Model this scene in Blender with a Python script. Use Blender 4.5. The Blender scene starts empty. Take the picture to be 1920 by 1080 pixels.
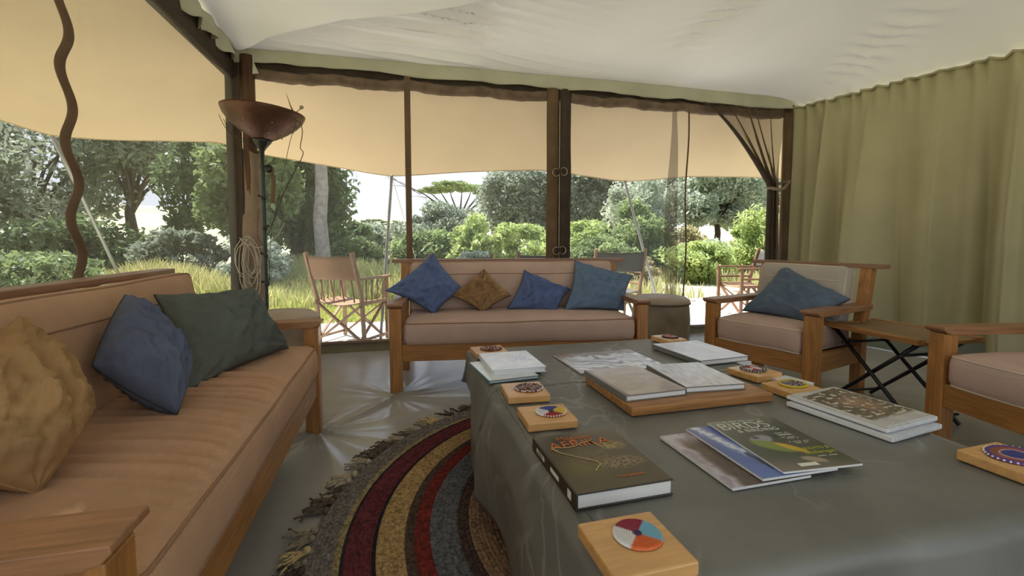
import bpy, bmesh, math, random
import numpy as np
from mathutils import Vector, Matrix, noise as mnoise

S = bpy.context.scene
C = S.collection
R = math.radians
rnd = random.Random(7)

# ------------------------------------------------------------------ camera, sky, sun, exposure
EYE = (0.0, 0.0, 0.97)
cam_d = bpy.data.cameras.new('camera')
cam_d.sensor_width = 36.0
cam_d.lens = 867.0 / 1920.0 * 36.0
cam_d.shift_y = -31.0 / 1920.0
cam_d.clip_start = 0.02
cam_d.clip_end = 800.0
cam = bpy.data.objects.new('camera', cam_d)
cam.location = EYE
cam.rotation_euler = (R(90 - 4.0), 0, R(-13.895))
C.objects.link(cam)
S.camera = cam

world = bpy.data.worlds.new('sky')
S.world = world
world.use_nodes = True
wn = world.node_tree
for n in list(wn.nodes):
    wn.nodes.remove(n)
w_out = wn.nodes.new('ShaderNodeOutputWorld')
w_bg = wn.nodes.new('ShaderNodeBackground')
w_tc = wn.nodes.new('ShaderNodeTexCoord')
w_sep = wn.nodes.new('ShaderNodeSeparateXYZ')
w_rmp = wn.nodes.new('ShaderNodeValToRGB')
wn.links.new(w_tc.outputs['Generated'], w_sep.inputs[0])
wn.links.new(w_sep.outputs['Z'], w_rmp.inputs[0])
w_rmp.color_ramp.elements[0].position = 0.0
w_rmp.color_ramp.elements[0].color = (0.80, 0.84, 0.88, 1)
w_rmp.color_ramp.elements[1].position = 0.7
w_rmp.color_ramp.elements[1].color = (0.52, 0.68, 0.98, 1)
wn.links.new(w_rmp.outputs[0], w_bg.inputs['Color'])
w_bg.inputs['Strength'].default_value = 1.35
wn.links.new(w_bg.outputs[0], w_out.inputs['Surface'])

sun_d = bpy.data.lights.new('sun', 'SUN')
sun_d.energy = 12.5
sun_d.angle = R(1.2)
sun_d.color = (1.0, 0.965, 0.91)
sun = bpy.data.objects.new('sun', sun_d)
sun.rotation_euler = Vector((-0.30, 0.47, 0.95)).to_track_quat('Z', 'Y').to_euler()
C.objects.link(sun)

S.view_settings.view_transform = 'Standard'
S.view_settings.look = 'None'
S.view_settings.gamma = 1.0
S.view_settings.exposure = 0.15
S.view_settings.use_curve_mapping = False
S.cycles.max_bounces = 10
S.cycles.diffuse_bounces = 6
S.cycles.transmission_bounces = 8
S.cycles.transparent_max_bounces = 12
S.cycles.sample_clamp_indirect = 4.0
S.cycles.use_denoising = True

# ------------------------------------------------------------------ materials
def lin(c):
    return tuple(((v / 255.0) / 12.92 if v / 255.0 <= 0.04045 else ((v / 255.0 + 0.055) / 1.055) ** 2.4) for v in c)

def mat(name, rgb, rough=0.6, var=0.15, scale=6.0, stretch=(1, 1, 1), bump=0.0, bscale=60.0, trans=0.0, spec=0.3,
        metal=0.0, weave=0.0, wscale=180.0, coat=0.0, alt=None, attr=None, clear=0.0, detail=4.0, sheen=0.0):
    m = bpy.data.materials.new(name)
    m.use_nodes = True
    nt = m.node_tree
    N, L = nt.nodes, nt.links
    p = N['Principled BSDF']
    out = N['Material Output']
    base = lin(rgb)
    tc = N.new('ShaderNodeTexCoord')
    mp = N.new('ShaderNodeMapping')
    mp.inputs['Scale'].default_value = stretch
    L.new(tc.outputs['Object'], mp.inputs[0])
    nz = N.new('ShaderNodeTexNoise')
    nz.inputs['Scale'].default_value = scale
    nz.inputs['Detail'].default_value = detail
    L.new(mp.outputs[0], nz.inputs['Vector'])
    rmp = N.new('ShaderNodeValToRGB')
    rmp.color_ramp.elements[0].position = 0.32
    rmp.color_ramp.elements[1].position = 0.68
    a = lin(alt) if alt else tuple(v * (1 - var) for v in base)
    b = base if alt else tuple(min(1, v * (1 + var)) for v in base)
    rmp.color_ramp.elements[0].color = (*a, 1)
    rmp.color_ramp.elements[1].color = (*b, 1)
    L.new(nz.outputs['Fac'], rmp.inputs[0])
    col = rmp.outputs[0]
    if attr:
        at = N.new('ShaderNodeAttribute')
        at.attribute_name = attr
        col = at.outputs['Color']
    L.new(col, p.inputs['Base Color'])
    p.inputs['Roughness'].default_value = rough
    p.inputs['Metallic'].default_value = metal
    p.inputs['Specular IOR Level'].default_value = spec
    p.inputs['Coat Weight'].default_value = coat
    p.inputs['Coat Roughness'].default_value = 0.15
    if sheen:
        p.inputs['Sheen Weight'].default_value = sheen
    hgt = None
    if bump:
        nb = N.new('ShaderNodeTexNoise')
        nb.inputs['Scale'].default_value = bscale
        nb.inputs['Detail'].default_value = 3.0
        L.new(mp.outputs[0], nb.inputs['Vector'])
        bp = N.new('ShaderNodeBump')
        bp.inputs['Strength'].default_value = bump
        bp.inputs['Distance'].default_value = 0.01
        L.new(nb.outputs['Fac'], bp.inputs['Height'])
        hgt = bp
    if weave:
        w1 = N.new('ShaderNodeTexWave'); w1.inputs['Scale'].default_value = wscale; w1.bands_direction = 'X'
        w2 = N.new('ShaderNodeTexWave'); w2.inputs['Scale'].default_value = wscale; w2.bands_direction = 'Y'
        L.new(tc.outputs['Object'], w1.inputs[0]); L.new(tc.outputs['Object'], w2.inputs[0])
        mu = N.new('ShaderNodeMath'); mu.operation = 'ADD'
        L.new(w1.outputs['Fac'], mu.inputs[0]); L.new(w2.outputs['Fac'], mu.inputs[1])
        b2 = N.new('ShaderNodeBump')
        b2.inputs['Strength'].default_value = weave
        b2.inputs['Distance'].default_value = 0.003
        L.new(mu.outputs[0], b2.inputs['Height'])
        if hgt:
            L.new(hgt.outputs[0], b2.inputs['Normal'])
        hgt = b2
    if hgt:
        L.new(hgt.outputs[0], p.inputs['Normal'])
    surf = p.outputs[0]
    if trans:
        t = N.new('ShaderNodeBsdfTranslucent')
        L.new(col, t.inputs['Color'])
        if hgt:
            L.new(hgt.outputs[0], t.inputs['Normal'])
        mx = N.new('ShaderNodeMixShader')
        mx.inputs[0].default_value = trans
        L.new(surf, mx.inputs[1]); L.new(t.outputs[0], mx.inputs[2])
        surf = mx.outputs[0]
    if clear:
        t = N.new('ShaderNodeBsdfTransparent')
        mx = N.new('ShaderNodeMixShader')
        mx.inputs[0].default_value = clear
        L.new(surf, mx.inputs[1]); L.new(t.outputs[0], mx.inputs[2])
        surf = mx.outputs[0]
    L.new(surf, out.inputs['Surface'])
    return m

WOOD = dict(rough=0.42, var=0.24, spec=0.4, coat=0.12, bump=0.08)
M = dict(
    wood_x=mat('teak grain across', (160, 112, 62), scale=5, stretch=(1.2, 14, 14), bscale=8, **WOOD),
    wood_y=mat('teak grain along', (160, 112, 62), scale=5, stretch=(14, 1.2, 14), bscale=8, **WOOD),
    wood_z=mat('teak grain upright', (164, 114, 62), scale=5, stretch=(14, 14, 1.2), bscale=8, **WOOD),
    wood_arm=mat('weathered arm wood', (150, 108, 76), scale=5, stretch=(14, 1.2, 14), bscale=8, **WOOD),
    wood_rail=mat('weathered shaded rail wood', (140, 104, 80), scale=5, stretch=(1.2, 14, 14), bscale=8, **WOOD),  # shade on the top rail is put into this greyer, darker brown
    block=mat('pale block wood', (208, 160, 100), rough=0.38, var=0.12, scale=6, stretch=(1.5, 9, 9), bump=0.05, bscale=8, spec=0.5, coat=0.35),
    cushion=mat('faded tan rib fabric', (190, 162, 146), rough=0.85, var=0.07, scale=5, bump=0.12, bscale=14, weave=0.35, wscale=90, sheen=0.1),
    cushion_tan=mat('warm tan rib fabric', (186, 146, 114), rough=0.85, var=0.09, scale=5, bump=0.12, bscale=14, weave=0.35, wscale=90, sheen=0.1),
    cushion_pale=mat('pale stone fabric', (176, 166, 152), rough=0.85, var=0.05, scale=5, bump=0.1, bscale=14, weave=0.3, wscale=90),
    cushion_pink=mat('pale pink fabric', (200, 172, 158), rough=0.85, var=0.05, scale=5, bump=0.1, bscale=14, weave=0.35, wscale=90),
    piping=mat('faded piping', (150, 116, 92), rough=0.8, var=0.1),
    piping_white=mat('pale piping', (205, 190, 170), rough=0.8, var=0.1),
    blue=mat('denim blue cloth', (92, 108, 148), rough=0.85, var=0.1, scale=9, bump=0.55, bscale=13, weave=0.2, wscale=120),
    navy=mat('slate blue cloth', (90, 98, 120), rough=0.85, var=0.1, scale=9, bump=0.55, bscale=13, weave=0.2, wscale=120),
    steel=mat('steel blue cloth', (100, 120, 144), rough=0.85, var=0.08, scale=9, bump=0.55, bscale=13, weave=0.2, wscale=120),
    teal=mat('grey teal cloth', (90, 104, 120), rough=0.85, var=0.08, scale=9, bump=0.55, bscale=13, weave=0.2, wscale=120),
    green=mat('dark sage cloth', (92, 98, 94), rough=0.85, var=0.1, scale=9, bump=0.55, bscale=13, weave=0.2, wscale=120),
    ochre=mat('ochre cloth', (160, 126, 86), rough=0.85, var=0.1, scale=9, bump=0.55, bscale=13, weave=0.2, wscale=120),
    cloth=mat('waxed green canvas', (108, 108, 104), rough=0.42, var=0.24, scale=3.5, bump=0.35, bscale=9, spec=0.6, detail=10),
    floor=mat('grey groundsheet', (156, 154, 150), rough=0.24, var=0.08, scale=3, bump=0.12, bscale=5, spec=0.55),
    ceil=mat('white roof lining', (222, 218, 210), rough=0.8, var=0.04, scale=1.2, trans=0.04, bump=0.1, bscale=7),
    valance=mat('pale green lining edge', (206, 204, 182), rough=0.8, var=0.06, scale=5, trans=0.25, bump=0.3, bscale=16),
    olive=mat('olive canvas', (180, 172, 136), rough=0.75, var=0.05, scale=3, trans=0.1, bump=0.15, bscale=6),
    sill=mat('green brown canvas', (116, 112, 92), rough=0.7, var=0.12, scale=6, bump=0.2, bscale=20),
    pvc=mat('grey green groundsheet strip', (112, 118, 108), rough=0.45, var=0.1, scale=4, bump=0.2, bscale=8),
    dark=mat('dark brown canvas', (66, 54, 44), rough=0.8, var=0.2, scale=8, bump=0.2, bscale=20),
    brown=mat('brown canvas flap', (98, 78, 56), rough=0.8, var=0.2, scale=6, bump=0.2, bscale=15),
    roll=mat('rolled brown netting', (112, 94, 78), rough=0.9, var=0.25, scale=9, bump=0.4, bscale=25),
    strap=mat('rusty brown strap', (104, 82, 62), rough=0.7, var=0.15, scale=9, bump=0.1),
    post=mat('dark wooden post', (84, 58, 40), rough=0.6, var=0.3, scale=4, stretch=(10, 10, 1), bump=0.3, bscale=9),
    wrap=mat('tan canvas wrap', (142, 122, 104), rough=0.8, var=0.15, scale=7, bump=0.3, bscale=14),
    screen=mat('fine insect screen', (190, 192, 190), rough=0.9, var=0.12, scale=30, stretch=(1, 1, 0.06), trans=0.5, clear=0.86),
    screen_side=mat('milky insect screen', (124, 122, 116), rough=0.9, var=0.25, scale=60, stretch=(1, 1, 0.04), trans=0.6, clear=0.66, detail=8),
    netting=mat('brown netting', (92, 76, 62), rough=0.9, var=0.2, scale=12, trans=0.3, clear=0.42),
    awning=mat('cream awning canvas', (190, 168, 134), rough=0.8, var=0.03, scale=2, trans=0.078),
    steelpole=mat('galvanised pole', (150, 150, 150), rough=0.4, var=0.1, metal=0.6),
    copper=mat('copper lamp bowl', (88, 60, 48), rough=0.42, var=0.22, scale=9, metal=0.55, bump=0.1),
    blackmetal=mat('black metal', (26, 28, 30), rough=0.4, var=0.1, spec=0.5),
    greenpole=mat('dark green lamp pole', (34, 46, 42), rough=0.4, var=0.2, spec=0.5),
    wire=mat('thin dark wire', (70, 58, 44), rough=0.6, var=0.1),
    rope=mat('grey white cord', (182, 174, 160), rough=0.85, var=0.15, scale=30),
    ringmetal=mat('brass ring', (160, 150, 124), rough=0.3, var=0.1, metal=0.8),
    pouf=mat('taupe hide', (138, 124, 104), rough=0.6, var=0.28, scale=5, bump=0.2, bscale=16, spec=0.4),
    pouf_top=mat('sunlit hide top', (164, 150, 134), rough=0.5, var=0.12, scale=5, bump=0.2, bscale=16, spec=0.4),  # the body's hide made paler, painting in the sun on the stool tops
    chairwood=mat('camp chair wood', (142, 112, 82), rough=0.5, var=0.2, scale=6, stretch=(8, 8, 1.5)),
    chairred=mat('reddish camp chair wood', (122, 88, 66), rough=0.5, var=0.2, scale=6, stretch=(8, 8, 1.5)),
    leather=mat('brown canvas sling', (136, 104, 76), rough=0.7, var=0.12, scale=5, bump=0.1),
    greysling=mat('dark grey canvas sling', (84, 82, 76), rough=0.8, var=0.1, scale=5),
    traytop=mat('stretched canvas table top', (146, 122, 92), rough=0.75, var=0.1, scale=6, weave=0.3),
    paper=mat('white paper edge', (226, 226, 224), rough=0.8, var=0.05, scale=3, stretch=(1, 1, 90)),
    lam=mat('laminated cover', (214, 214, 216), rough=0.28, var=0.06, scale=9, bump=0.25, bscale=22, spec=0.5),
    print=mat('printed cover', (200, 200, 200), rough=0.3, attr='Col', spec=0.5, coat=0.5),
    print_matte=mat('printed matte', (200, 200, 200), rough=0.55, attr='Col', spec=0.3),
    bead=mat('glass beads', (200, 200, 200), rough=0.25, attr='Col', spec=0.6, bump=0.3, bscale=300),
    ltext=mat('pale print', (225, 228, 215), rough=0.5, var=0.0),
    otext=mat('orange print', (222, 120, 66), rough=0.5, var=0.12, scale=60),
    ytext=mat('lime print', (188, 190, 76), rough=0.5, var=0.0),
    sand=mat('pale sandy ground', (206, 196, 172), rough=0.95, var=0.12, scale=1.5, alt=(176, 168, 130), detail=8),
    mat_pale=mat('pale veranda sheet', (222, 218, 210), rough=0.7, var=0.04, scale=2, bump=0.3, bscale=4),
    mat_blue=mat('blue veranda sheet', (150, 172, 206), rough=0.6, var=0.15, scale=4, bump=0.4, bscale=5),
    hill=mat('dry savanna hill', (196, 188, 150), rough=1, var=0.15, scale=0.05, alt=(168, 168, 128), detail=10),
    bark=mat('grey bark', (150, 142, 134), rough=0.95, var=0.25, scale=7, bump=0.6, bscale=18),
    bark_dark=mat('dark bark', (72, 62, 52), rough=0.95, var=0.25, scale=7, bump=0.6, bscale=18),
    straw=mat('straw grass', (208, 194, 140), rough=0.9, var=0.2, scale=1.5, trans=0.4, attr='Col'),
)
def crease_tint(m, rgb, scale, width, amount):
    """pale worn crease lines in a waxed cloth"""
    nt = m.node_tree; N, L = nt.nodes, nt.links
    p = N['Principled BSDF']
    src = p.inputs['Base Color'].links[0].from_socket
    tc = N.new('ShaderNodeTexCoord')
    n = N.new('ShaderNodeTexNoise'); n.inputs['Scale'].default_value = scale; n.inputs['Detail'].default_value = 2.5; n.inputs['Distortion'].default_value = 1.2
    L.new(tc.outputs['Object'], n.inputs['Vector'])
    a = N.new('ShaderNodeMath'); a.operation = 'SUBTRACT'; a.inputs[1].default_value = 0.5
    L.new(n.outputs['Fac'], a.inputs[0])
    b = N.new('ShaderNodeMath'); b.operation = 'ABSOLUTE'; L.new(a.outputs[0], b.inputs[0])
    r = N.new('ShaderNodeMapRange'); r.inputs['From Min'].default_value = 0.0; r.inputs['From Max'].default_value = width
    r.inputs['To Min'].default_value = amount; r.inputs['To Max'].default_value = 0.0
    L.new(b.outputs[0], r.inputs['Value'])
    n2 = N.new('ShaderNodeTexNoise'); n2.inputs['Scale'].default_value = 2.3; L.new(tc.outputs['Object'], n2.inputs['Vector'])
    r2 = N.new('ShaderNodeMapRange'); r2.inputs['From Min'].default_value = 0.42; r2.inputs['From Max'].default_value = 0.62
    L.new(n2.outputs['Fac'], r2.inputs['Value'])
    mu = N.new('ShaderNodeMath'); mu.operation = 'MULTIPLY'; L.new(r.outputs[0], mu.inputs[0]); L.new(r2.outputs[0], mu.inputs[1])
    mx = N.new('ShaderNodeMixRGB'); mx.inputs[2].default_value = (*lin(rgb), 1)
    L.new(mu.outputs[0], mx.inputs[0]); L.new(src, mx.inputs[1]); L.new(mx.outputs[0], p.inputs['Base Color'])
crease_tint(M['cloth'], (168, 172, 168), 3.2, 0.022, 0.55)
def leafmat(name, a, b):
    return mat(name, a, rough=0.55, alt=b, scale=2.2, trans=0.5, spec=0.4, detail=6)
M['leaf_dark'] = leafmat('deep green leaves', (124, 142, 98), (76, 96, 64))
M['leaf_mid'] = leafmat('mid green leaves', (152, 168, 112), (108, 126, 82))
M['leaf_lime'] = leafmat('lime leaves', (188, 200, 128), (142, 160, 96))
M['leaf_grey'] = leafmat('grey green leaves', (160, 168, 146), (110, 122, 104))
M['leaf_pale'] = leafmat('pale silver leaves', (204, 210, 190), (146, 158, 134))
M['leaf_dry'] = leafmat('dry tan leaves', (182, 168, 124), (140, 136, 90))

# ------------------------------------------------------------------ helpers
def tag(o, label=None, cat=None, group=None, kind=None):
    if label: o['label'] = label
    if cat: o['category'] = cat
    if group: o['group'] = group
    if kind: o['kind'] = kind
    return o

def empty(name, loc=(0, 0, 0), rz=0.0, **k):
    o = bpy.data.objects.new(name, None)
    o.empty_display_size = 0.1
    o.location = loc
    o.rotation_euler = (0, 0, rz)
    C.objects.link(o)
    return tag(o, **k)

def link(name, me, parent=None):
    o = bpy.data.objects.new(name, me)
    C.objects.link(o)
    if parent: o.parent = parent
    return o

class MB:
    """collects simple shapes and links them as one mesh object"""
    def __init__(s):
        s.v = []; s.f = []; s.c = None
    def add(s, vs, fs):
        k = len(s.v)
        s.v += [tuple(p) for p in vs]
        s.f += [tuple(i + k for i in f) for f in fs]
        return s
    def box(s, c, d, m=None):
        x, y, z = d[0] / 2, d[1] / 2, d[2] / 2
        vs = [Vector((a * x, b * y, e * z)) for e in (-1, 1) for b in (-1, 1) for a in (-1, 1)]
        if m is not None: vs = [m @ p for p in vs]
        vs = [p + Vector(c) for p in vs]
        return s.add(vs, [(0, 2, 3, 1), (4, 5, 7, 6), (0, 1, 5, 4), (2, 6, 7, 3), (0, 4, 6, 2), (1, 3, 7, 5)])
    def bar(s, a, b, w, t, up=(0, 0, 1)):
        a, b = Vector(a), Vector(b)
        d = (b - a); L = d.length; d.normalize()
        u = Vector(up)
        x = d.cross(u)
        if x.length < 1e-4: x = d.cross(Vector((1, 0, 0)))
        x.normalize(); y = x.cross(d)
        vs = []
        for p in (a, b):
            for (i, j) in ((-1, -1), (1, -1), (1, 1), (-1, 1)):
                vs.append(p + x * (i * w / 2) + y * (j * t / 2))
        return s.add(vs, [(0, 1, 2, 3), (7, 6, 5, 4), (0, 4, 5, 1), (1, 5, 6, 2), (2, 6, 7, 3), (3, 7, 4, 0)])
    def tube(s, pts, r, n=8, closed=False, cap=True):
        pts = [Vector(p) for p in pts]
        m = len(pts)
        vs = []
        prev = None
        for i, p in enumerate(pts):
            if closed: d = pts[(i + 1) % m] - pts[i - 1]
            else: d = pts[min(i + 1, m - 1)] - pts[max(i - 1, 0)]
            if d.length < 1e-9: d = Vector((0, 0, 1))
            d.normalize()
            if prev is None:
                ref = Vector((0, 0, 1)) if abs(d.z) < 0.9 else Vector((1, 0, 0))
                x = d.cross(ref).normalized()
            else:
                x = prev - d * prev.dot(d)
                x = x.normalized() if x.length > 1e-6 else d.orthogonal().normalized()
            prev = x
            y = d.cross(x)
            rr = r(i / max(1, m - 1)) if callable(r) else r
            for k in range(n):
                a = 2 * math.pi * k / n
                vs.append(p + x * (rr * math.cos(a)) + y * (rr * math.sin(a)))
        fs = []
        for i in range(m if closed else m - 1):
            j = (i + 1) % m
            for k in range(n):
                l = (k + 1) % n
                fs.append((i * n + k, i * n + l, j * n + l, j * n + k))
        if not closed and cap:
            fs.append(tuple(range(n - 1, -1, -1)))
            fs.append(tuple((m - 1) * n + k for k in range(n)))
        return s.add(vs, fs)
    def lathe(s, prof, n=32, c=(0, 0, 0), m=None):
        vs = []
        for (r, z) in prof:
            for k in range(n):
                a = 2 * math.pi * k / n
                p = Vector((r * math.cos(a), r * math.sin(a), z))
                if m is not None: p = m @ p
                vs.append(p + Vector(c))
        fs = []
        for i in range(len(prof) - 1):
            for k in range(n):
                l = (k + 1) % n
                fs.append((i * n + k, i * n + l, (i + 1) * n + l, (i + 1) * n + k))
        return s.add(vs, fs)
    def ball(s, c, r, n=8):
        return s.lathe([(max(1e-4, math.sin(math.pi * i / n)) * r, -math.cos(math.pi * i / n) * r) for i in range(n + 1)], n, c)
    def grid(s, fn, nu, nv, closed_u=False):
        vs = [fn(i / (nu if closed_u else nu - 1), j / (nv - 1)) for j in range(nv) for i in range(nu)]
        fs = []
        for j in range(nv - 1):
            for i in range(nu if closed_u else nu - 1):
                k = (i + 1) % nu
                fs.append((j * nu + i, j * nu + k, (j + 1) * nu + k, (j + 1) * nu + i))
        return s.add(vs, fs)
    def mesh(s, name, m, smooth=False):
        me = bpy.data.meshes.new(name)
        me.from_pydata(s.v, [], s.f)
        me.materials.append(m)
        if smooth:
            me.polygons.foreach_set('use_smooth', [True] * len(me.polygons))
        if s.c is not None:
            ca = me.color_attributes.new('Col', 'FLOAT_COLOR', 'POINT')
            ca.data.foreach_set('color', np.asarray(s.c, dtype=np.float32).ravel())
        me.update()
        return me
    def build(s, name, m, parent=None, smooth=False, bevel=0.0, solid=0.0, seg=2):
        o = link(name, s.mesh(name, m, smooth), parent)
        if solid:
            md = o.modifiers.new('thickness', 'SOLIDIFY'); md.thickness = solid; md.offset = 0
        if bevel:
            md = o.modifiers.new('bevel', 'BEVEL'); md.width = bevel; md.segments = seg; md.limit_method = 'ANGLE'
        return o

def copy_tree(o, parent=None):
    c = o.copy()
    C.objects.link(c)
    c.parent = parent
    for ch in o.children:
        copy_tree(ch, c)
    return c

def nz(x, y=0.0, z=0.0):
    return mnoise.noise(Vector((x, y, z)))

def rbox(L, W, H, r, n=10, puff=0.0, wob=None):
    """soft box centred on the origin; puff raises the big faces, wob(p) returns an offset"""
    mb = MB()
    def sm(t):
        return t
    faces = []
    hx, hy, hz = L / 2, W / 2, H / 2
    def corner(p):
        q = Vector((max(-hx + r, min(hx - r, p.x)), max(-hy + r, min(hy - r, p.y)), max(-hz + r, min(hz - r, p.z))))
        d = p - q
        if d.length > 1e-9:
            m_ = max(abs(d.x), abs(d.y), abs(d.z))
            d = d.normalized() * r
        o = q + d
        if puff:
            fx = 1 - (abs(o.x) / hx) ** 4; fy = 1 - (abs(o.y) / hy) ** 4
            o.z += puff * max(0, fx) * max(0, fy) * (1 if o.z > 0 else -0.3) * (abs(o.z) / hz)
        if wob: o = o + wob(o)
        return o
    def ax(h, nn):
        k = [-h, -h + r * 0.12, -h + r * 0.4, -h + r]
        mid = [-h + r + (2 * h - 2 * r) * i / nn for i in range(1, nn)]
        return k + mid + [h - r, h - r * 0.4, h - r * 0.12, h]
    nx = max(2, int(L / max(L, W) * n)); ny = max(2, int(W / max(L, W) * n)); nzv = 2
    X, Y, Z = ax(hx, nx), ax(hy, ny), ax(hz, nzv)
    def sheet(A, B, f, flip):
        vs = [corner(f(a, b)) for b in B for a in A]
        na = len(A); fs = []
        for j in range(len(B) - 1):
            for i in range(na - 1):
                q = (j * na + i, j * na + i + 1, (j + 1) * na + i + 1, (j + 1) * na + i)
                fs.append(q if not flip else q[::-1])
        mb.add(vs, fs)
    sheet(X, Y, lambda a, b: Vector((a, b, hz)), False)
    sheet(X, Y, lambda a, b: Vector((a, b, -hz)), True)
    sheet(X, Z, lambda a, b: Vector((a, -hy, b)), False)
    sheet(X, Z, lambda a, b: Vector((a, hy, b)), True)
    sheet(Y, Z, lambda a, b: Vector((hx, a, b)), False)
    sheet(Y, Z, lambda a, b: Vector((-hx, a, b)), True)
    return mb

def weld(o, d=0.0004):
    bm = bmesh.new(); bm.from_mesh(o.data)
    bmesh.ops.remove_doubles(bm, verts=bm.verts, dist=d)
    bm.to_mesh(o.data); bm.free()

def tri_np(name, V, F, m, parent=None, col=None, nside=4):
    """fast mesh from numpy arrays; F is (k, nside)"""
    me = bpy.data.meshes.new(name)
    V = np.asarray(V, dtype=np.float32); F = np.asarray(F, dtype=np.int32)
    me.vertices.add(len(V)); me.vertices.foreach_set('co', V.ravel())
    me.loops.add(F.size); me.loops.foreach_set('vertex_index', F.ravel())
    me.polygons.add(len(F)); me.polygons.foreach_set('loop_start', np.arange(0, F.size, nside, dtype=np.int32))
    if hasattr(me.polygons[0], 'loop_total'):
        try: me.polygons.foreach_set('loop_total', np.full(len(F), nside, dtype=np.int32))
        except Exception: pass
    me.materials.append(m)
    me.update(calc_edges=True)
    me.validate()
    if col is not None:
        ca = me.color_attributes.new('Col', 'FLOAT_COLOR', 'POINT')
        ca.data.foreach_set('color', np.asarray(col, dtype=np.float32).ravel())
    return link(name, me, parent)

def text(s, size, m, parent, loc, rot=(0, 0, 0), name='title', sx=1.0, ext=0.0003, shear=0.0):
    cu = bpy.data.curves.new(name, 'FONT')
    cu.body = s; cu.size = size; cu.extrude = ext; cu.shear = shear; cu.offset = -size * 0.018
    cu.align_x = 'CENTER'; cu.align_y = 'CENTER'
    cu.materials.append(m)
    o = bpy.data.objects.new(name, cu)
    o.location = loc; o.rotation_euler = rot; o.scale = (sx, 1, 1)
    C.objects.link(o)
    me = bpy.data.meshes.new_from_object(o)
    bpy.data.objects.remove(o)
    o = link(name, me, parent)
    o.location = loc; o.rotation_euler = rot; o.scale = (sx, 1, 1)
    return o

def rebase(t, loc):
    """stand the Empty of a thing at its base without moving its parts"""
    t.location = loc
    for ch in t.children:
        ch.location = ch.location - Vector(loc)

# ------------------------------------------------------------------ the setting
BY = 4.20           # back wall plane
LX = -1.25          # left wall plane
EAVE = 2.40

def st(o):
    o['kind'] = 'structure'
    return o

# groundsheet floor with puckers pulled in around the feet that stand on it
PUCK = [((-0.02, 2.86), 1.0), ((-0.40, 2.41), 1.0), ((1.70, 2.70), 0.6), ((2.85, 2.20), 0.5), ((2.5, 1.6), 0.4)]
def floor_z(x, y):
    z = 0.0015 * nz(x * 2, y * 2)
    for (px, py), a in PUCK:
        dx, dy = x - px, y - py
        r = math.hypot(dx, dy)
        if r < 0.9:
            th = math.atan2(dy, dx)
            w = abs(math.sin(th * 3.5 + 1.3 * nz(px * 5, th))) ** 5 + 0.45 * abs(math.sin(th * 8.0 + px * 3)) ** 6
            z += a * 0.024 * w * min(1, r / 0.05) * math.exp(-r / 0.22)
    # the long fold pulled between the two sofas' feet
    ax, ay, bx, by = -0.40, 2.41, -0.02, 2.86
    L2 = (bx - ax) ** 2 + (by - ay) ** 2
    t = ((x - ax) * (bx - ax) + (y - ay) * (by - ay)) / L2
    if 0 < t < 1:
        d = ((x - ax) * (by - ay) - (y - ay) * (bx - ax)) / math.sqrt(L2)
        e = min(1, t * 8, (1 - t) * 8)
        z += e * (0.017 * math.exp(-((d - 0.018) / 0.012) ** 2) + 0.012 * math.exp(-((d + 0.022) / 0.011) ** 2))
    return z
def grid_lines(lo, hi, segs):
    out = []; a = lo
    for b, step in segs:
        n = max(1, int(round((b - a) / step)))
        out += [a + (b - a) * i / n for i in range(n)]
        a = b
    return out + [hi]
fx = grid_lines(-1.3, 4.9, [(-1.0, 0.1), (0.9, 0.014), (1.4, 0.05), (3.2, 0.03), (4.9, 0.15)])
fy = grid_lines(-2.2, BY, [(1.2, 0.15), (2.0, 0.03), (3.3, 0.014), (BY, 0.05)])
mb = MB()
mb.add([(x, y, floor_z(x, y)) for y in fy for x in fx],
       [(j * len(fx) + i, j * len(fx) + i + 1, (j + 1) * len(fx) + i + 1, (j + 1) * len(fx) + i)
        for j in range(len(fy) - 1) for i in range(len(fx) - 1)])
floor = st(mb.build('floor', M['floor'], smooth=True))

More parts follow.
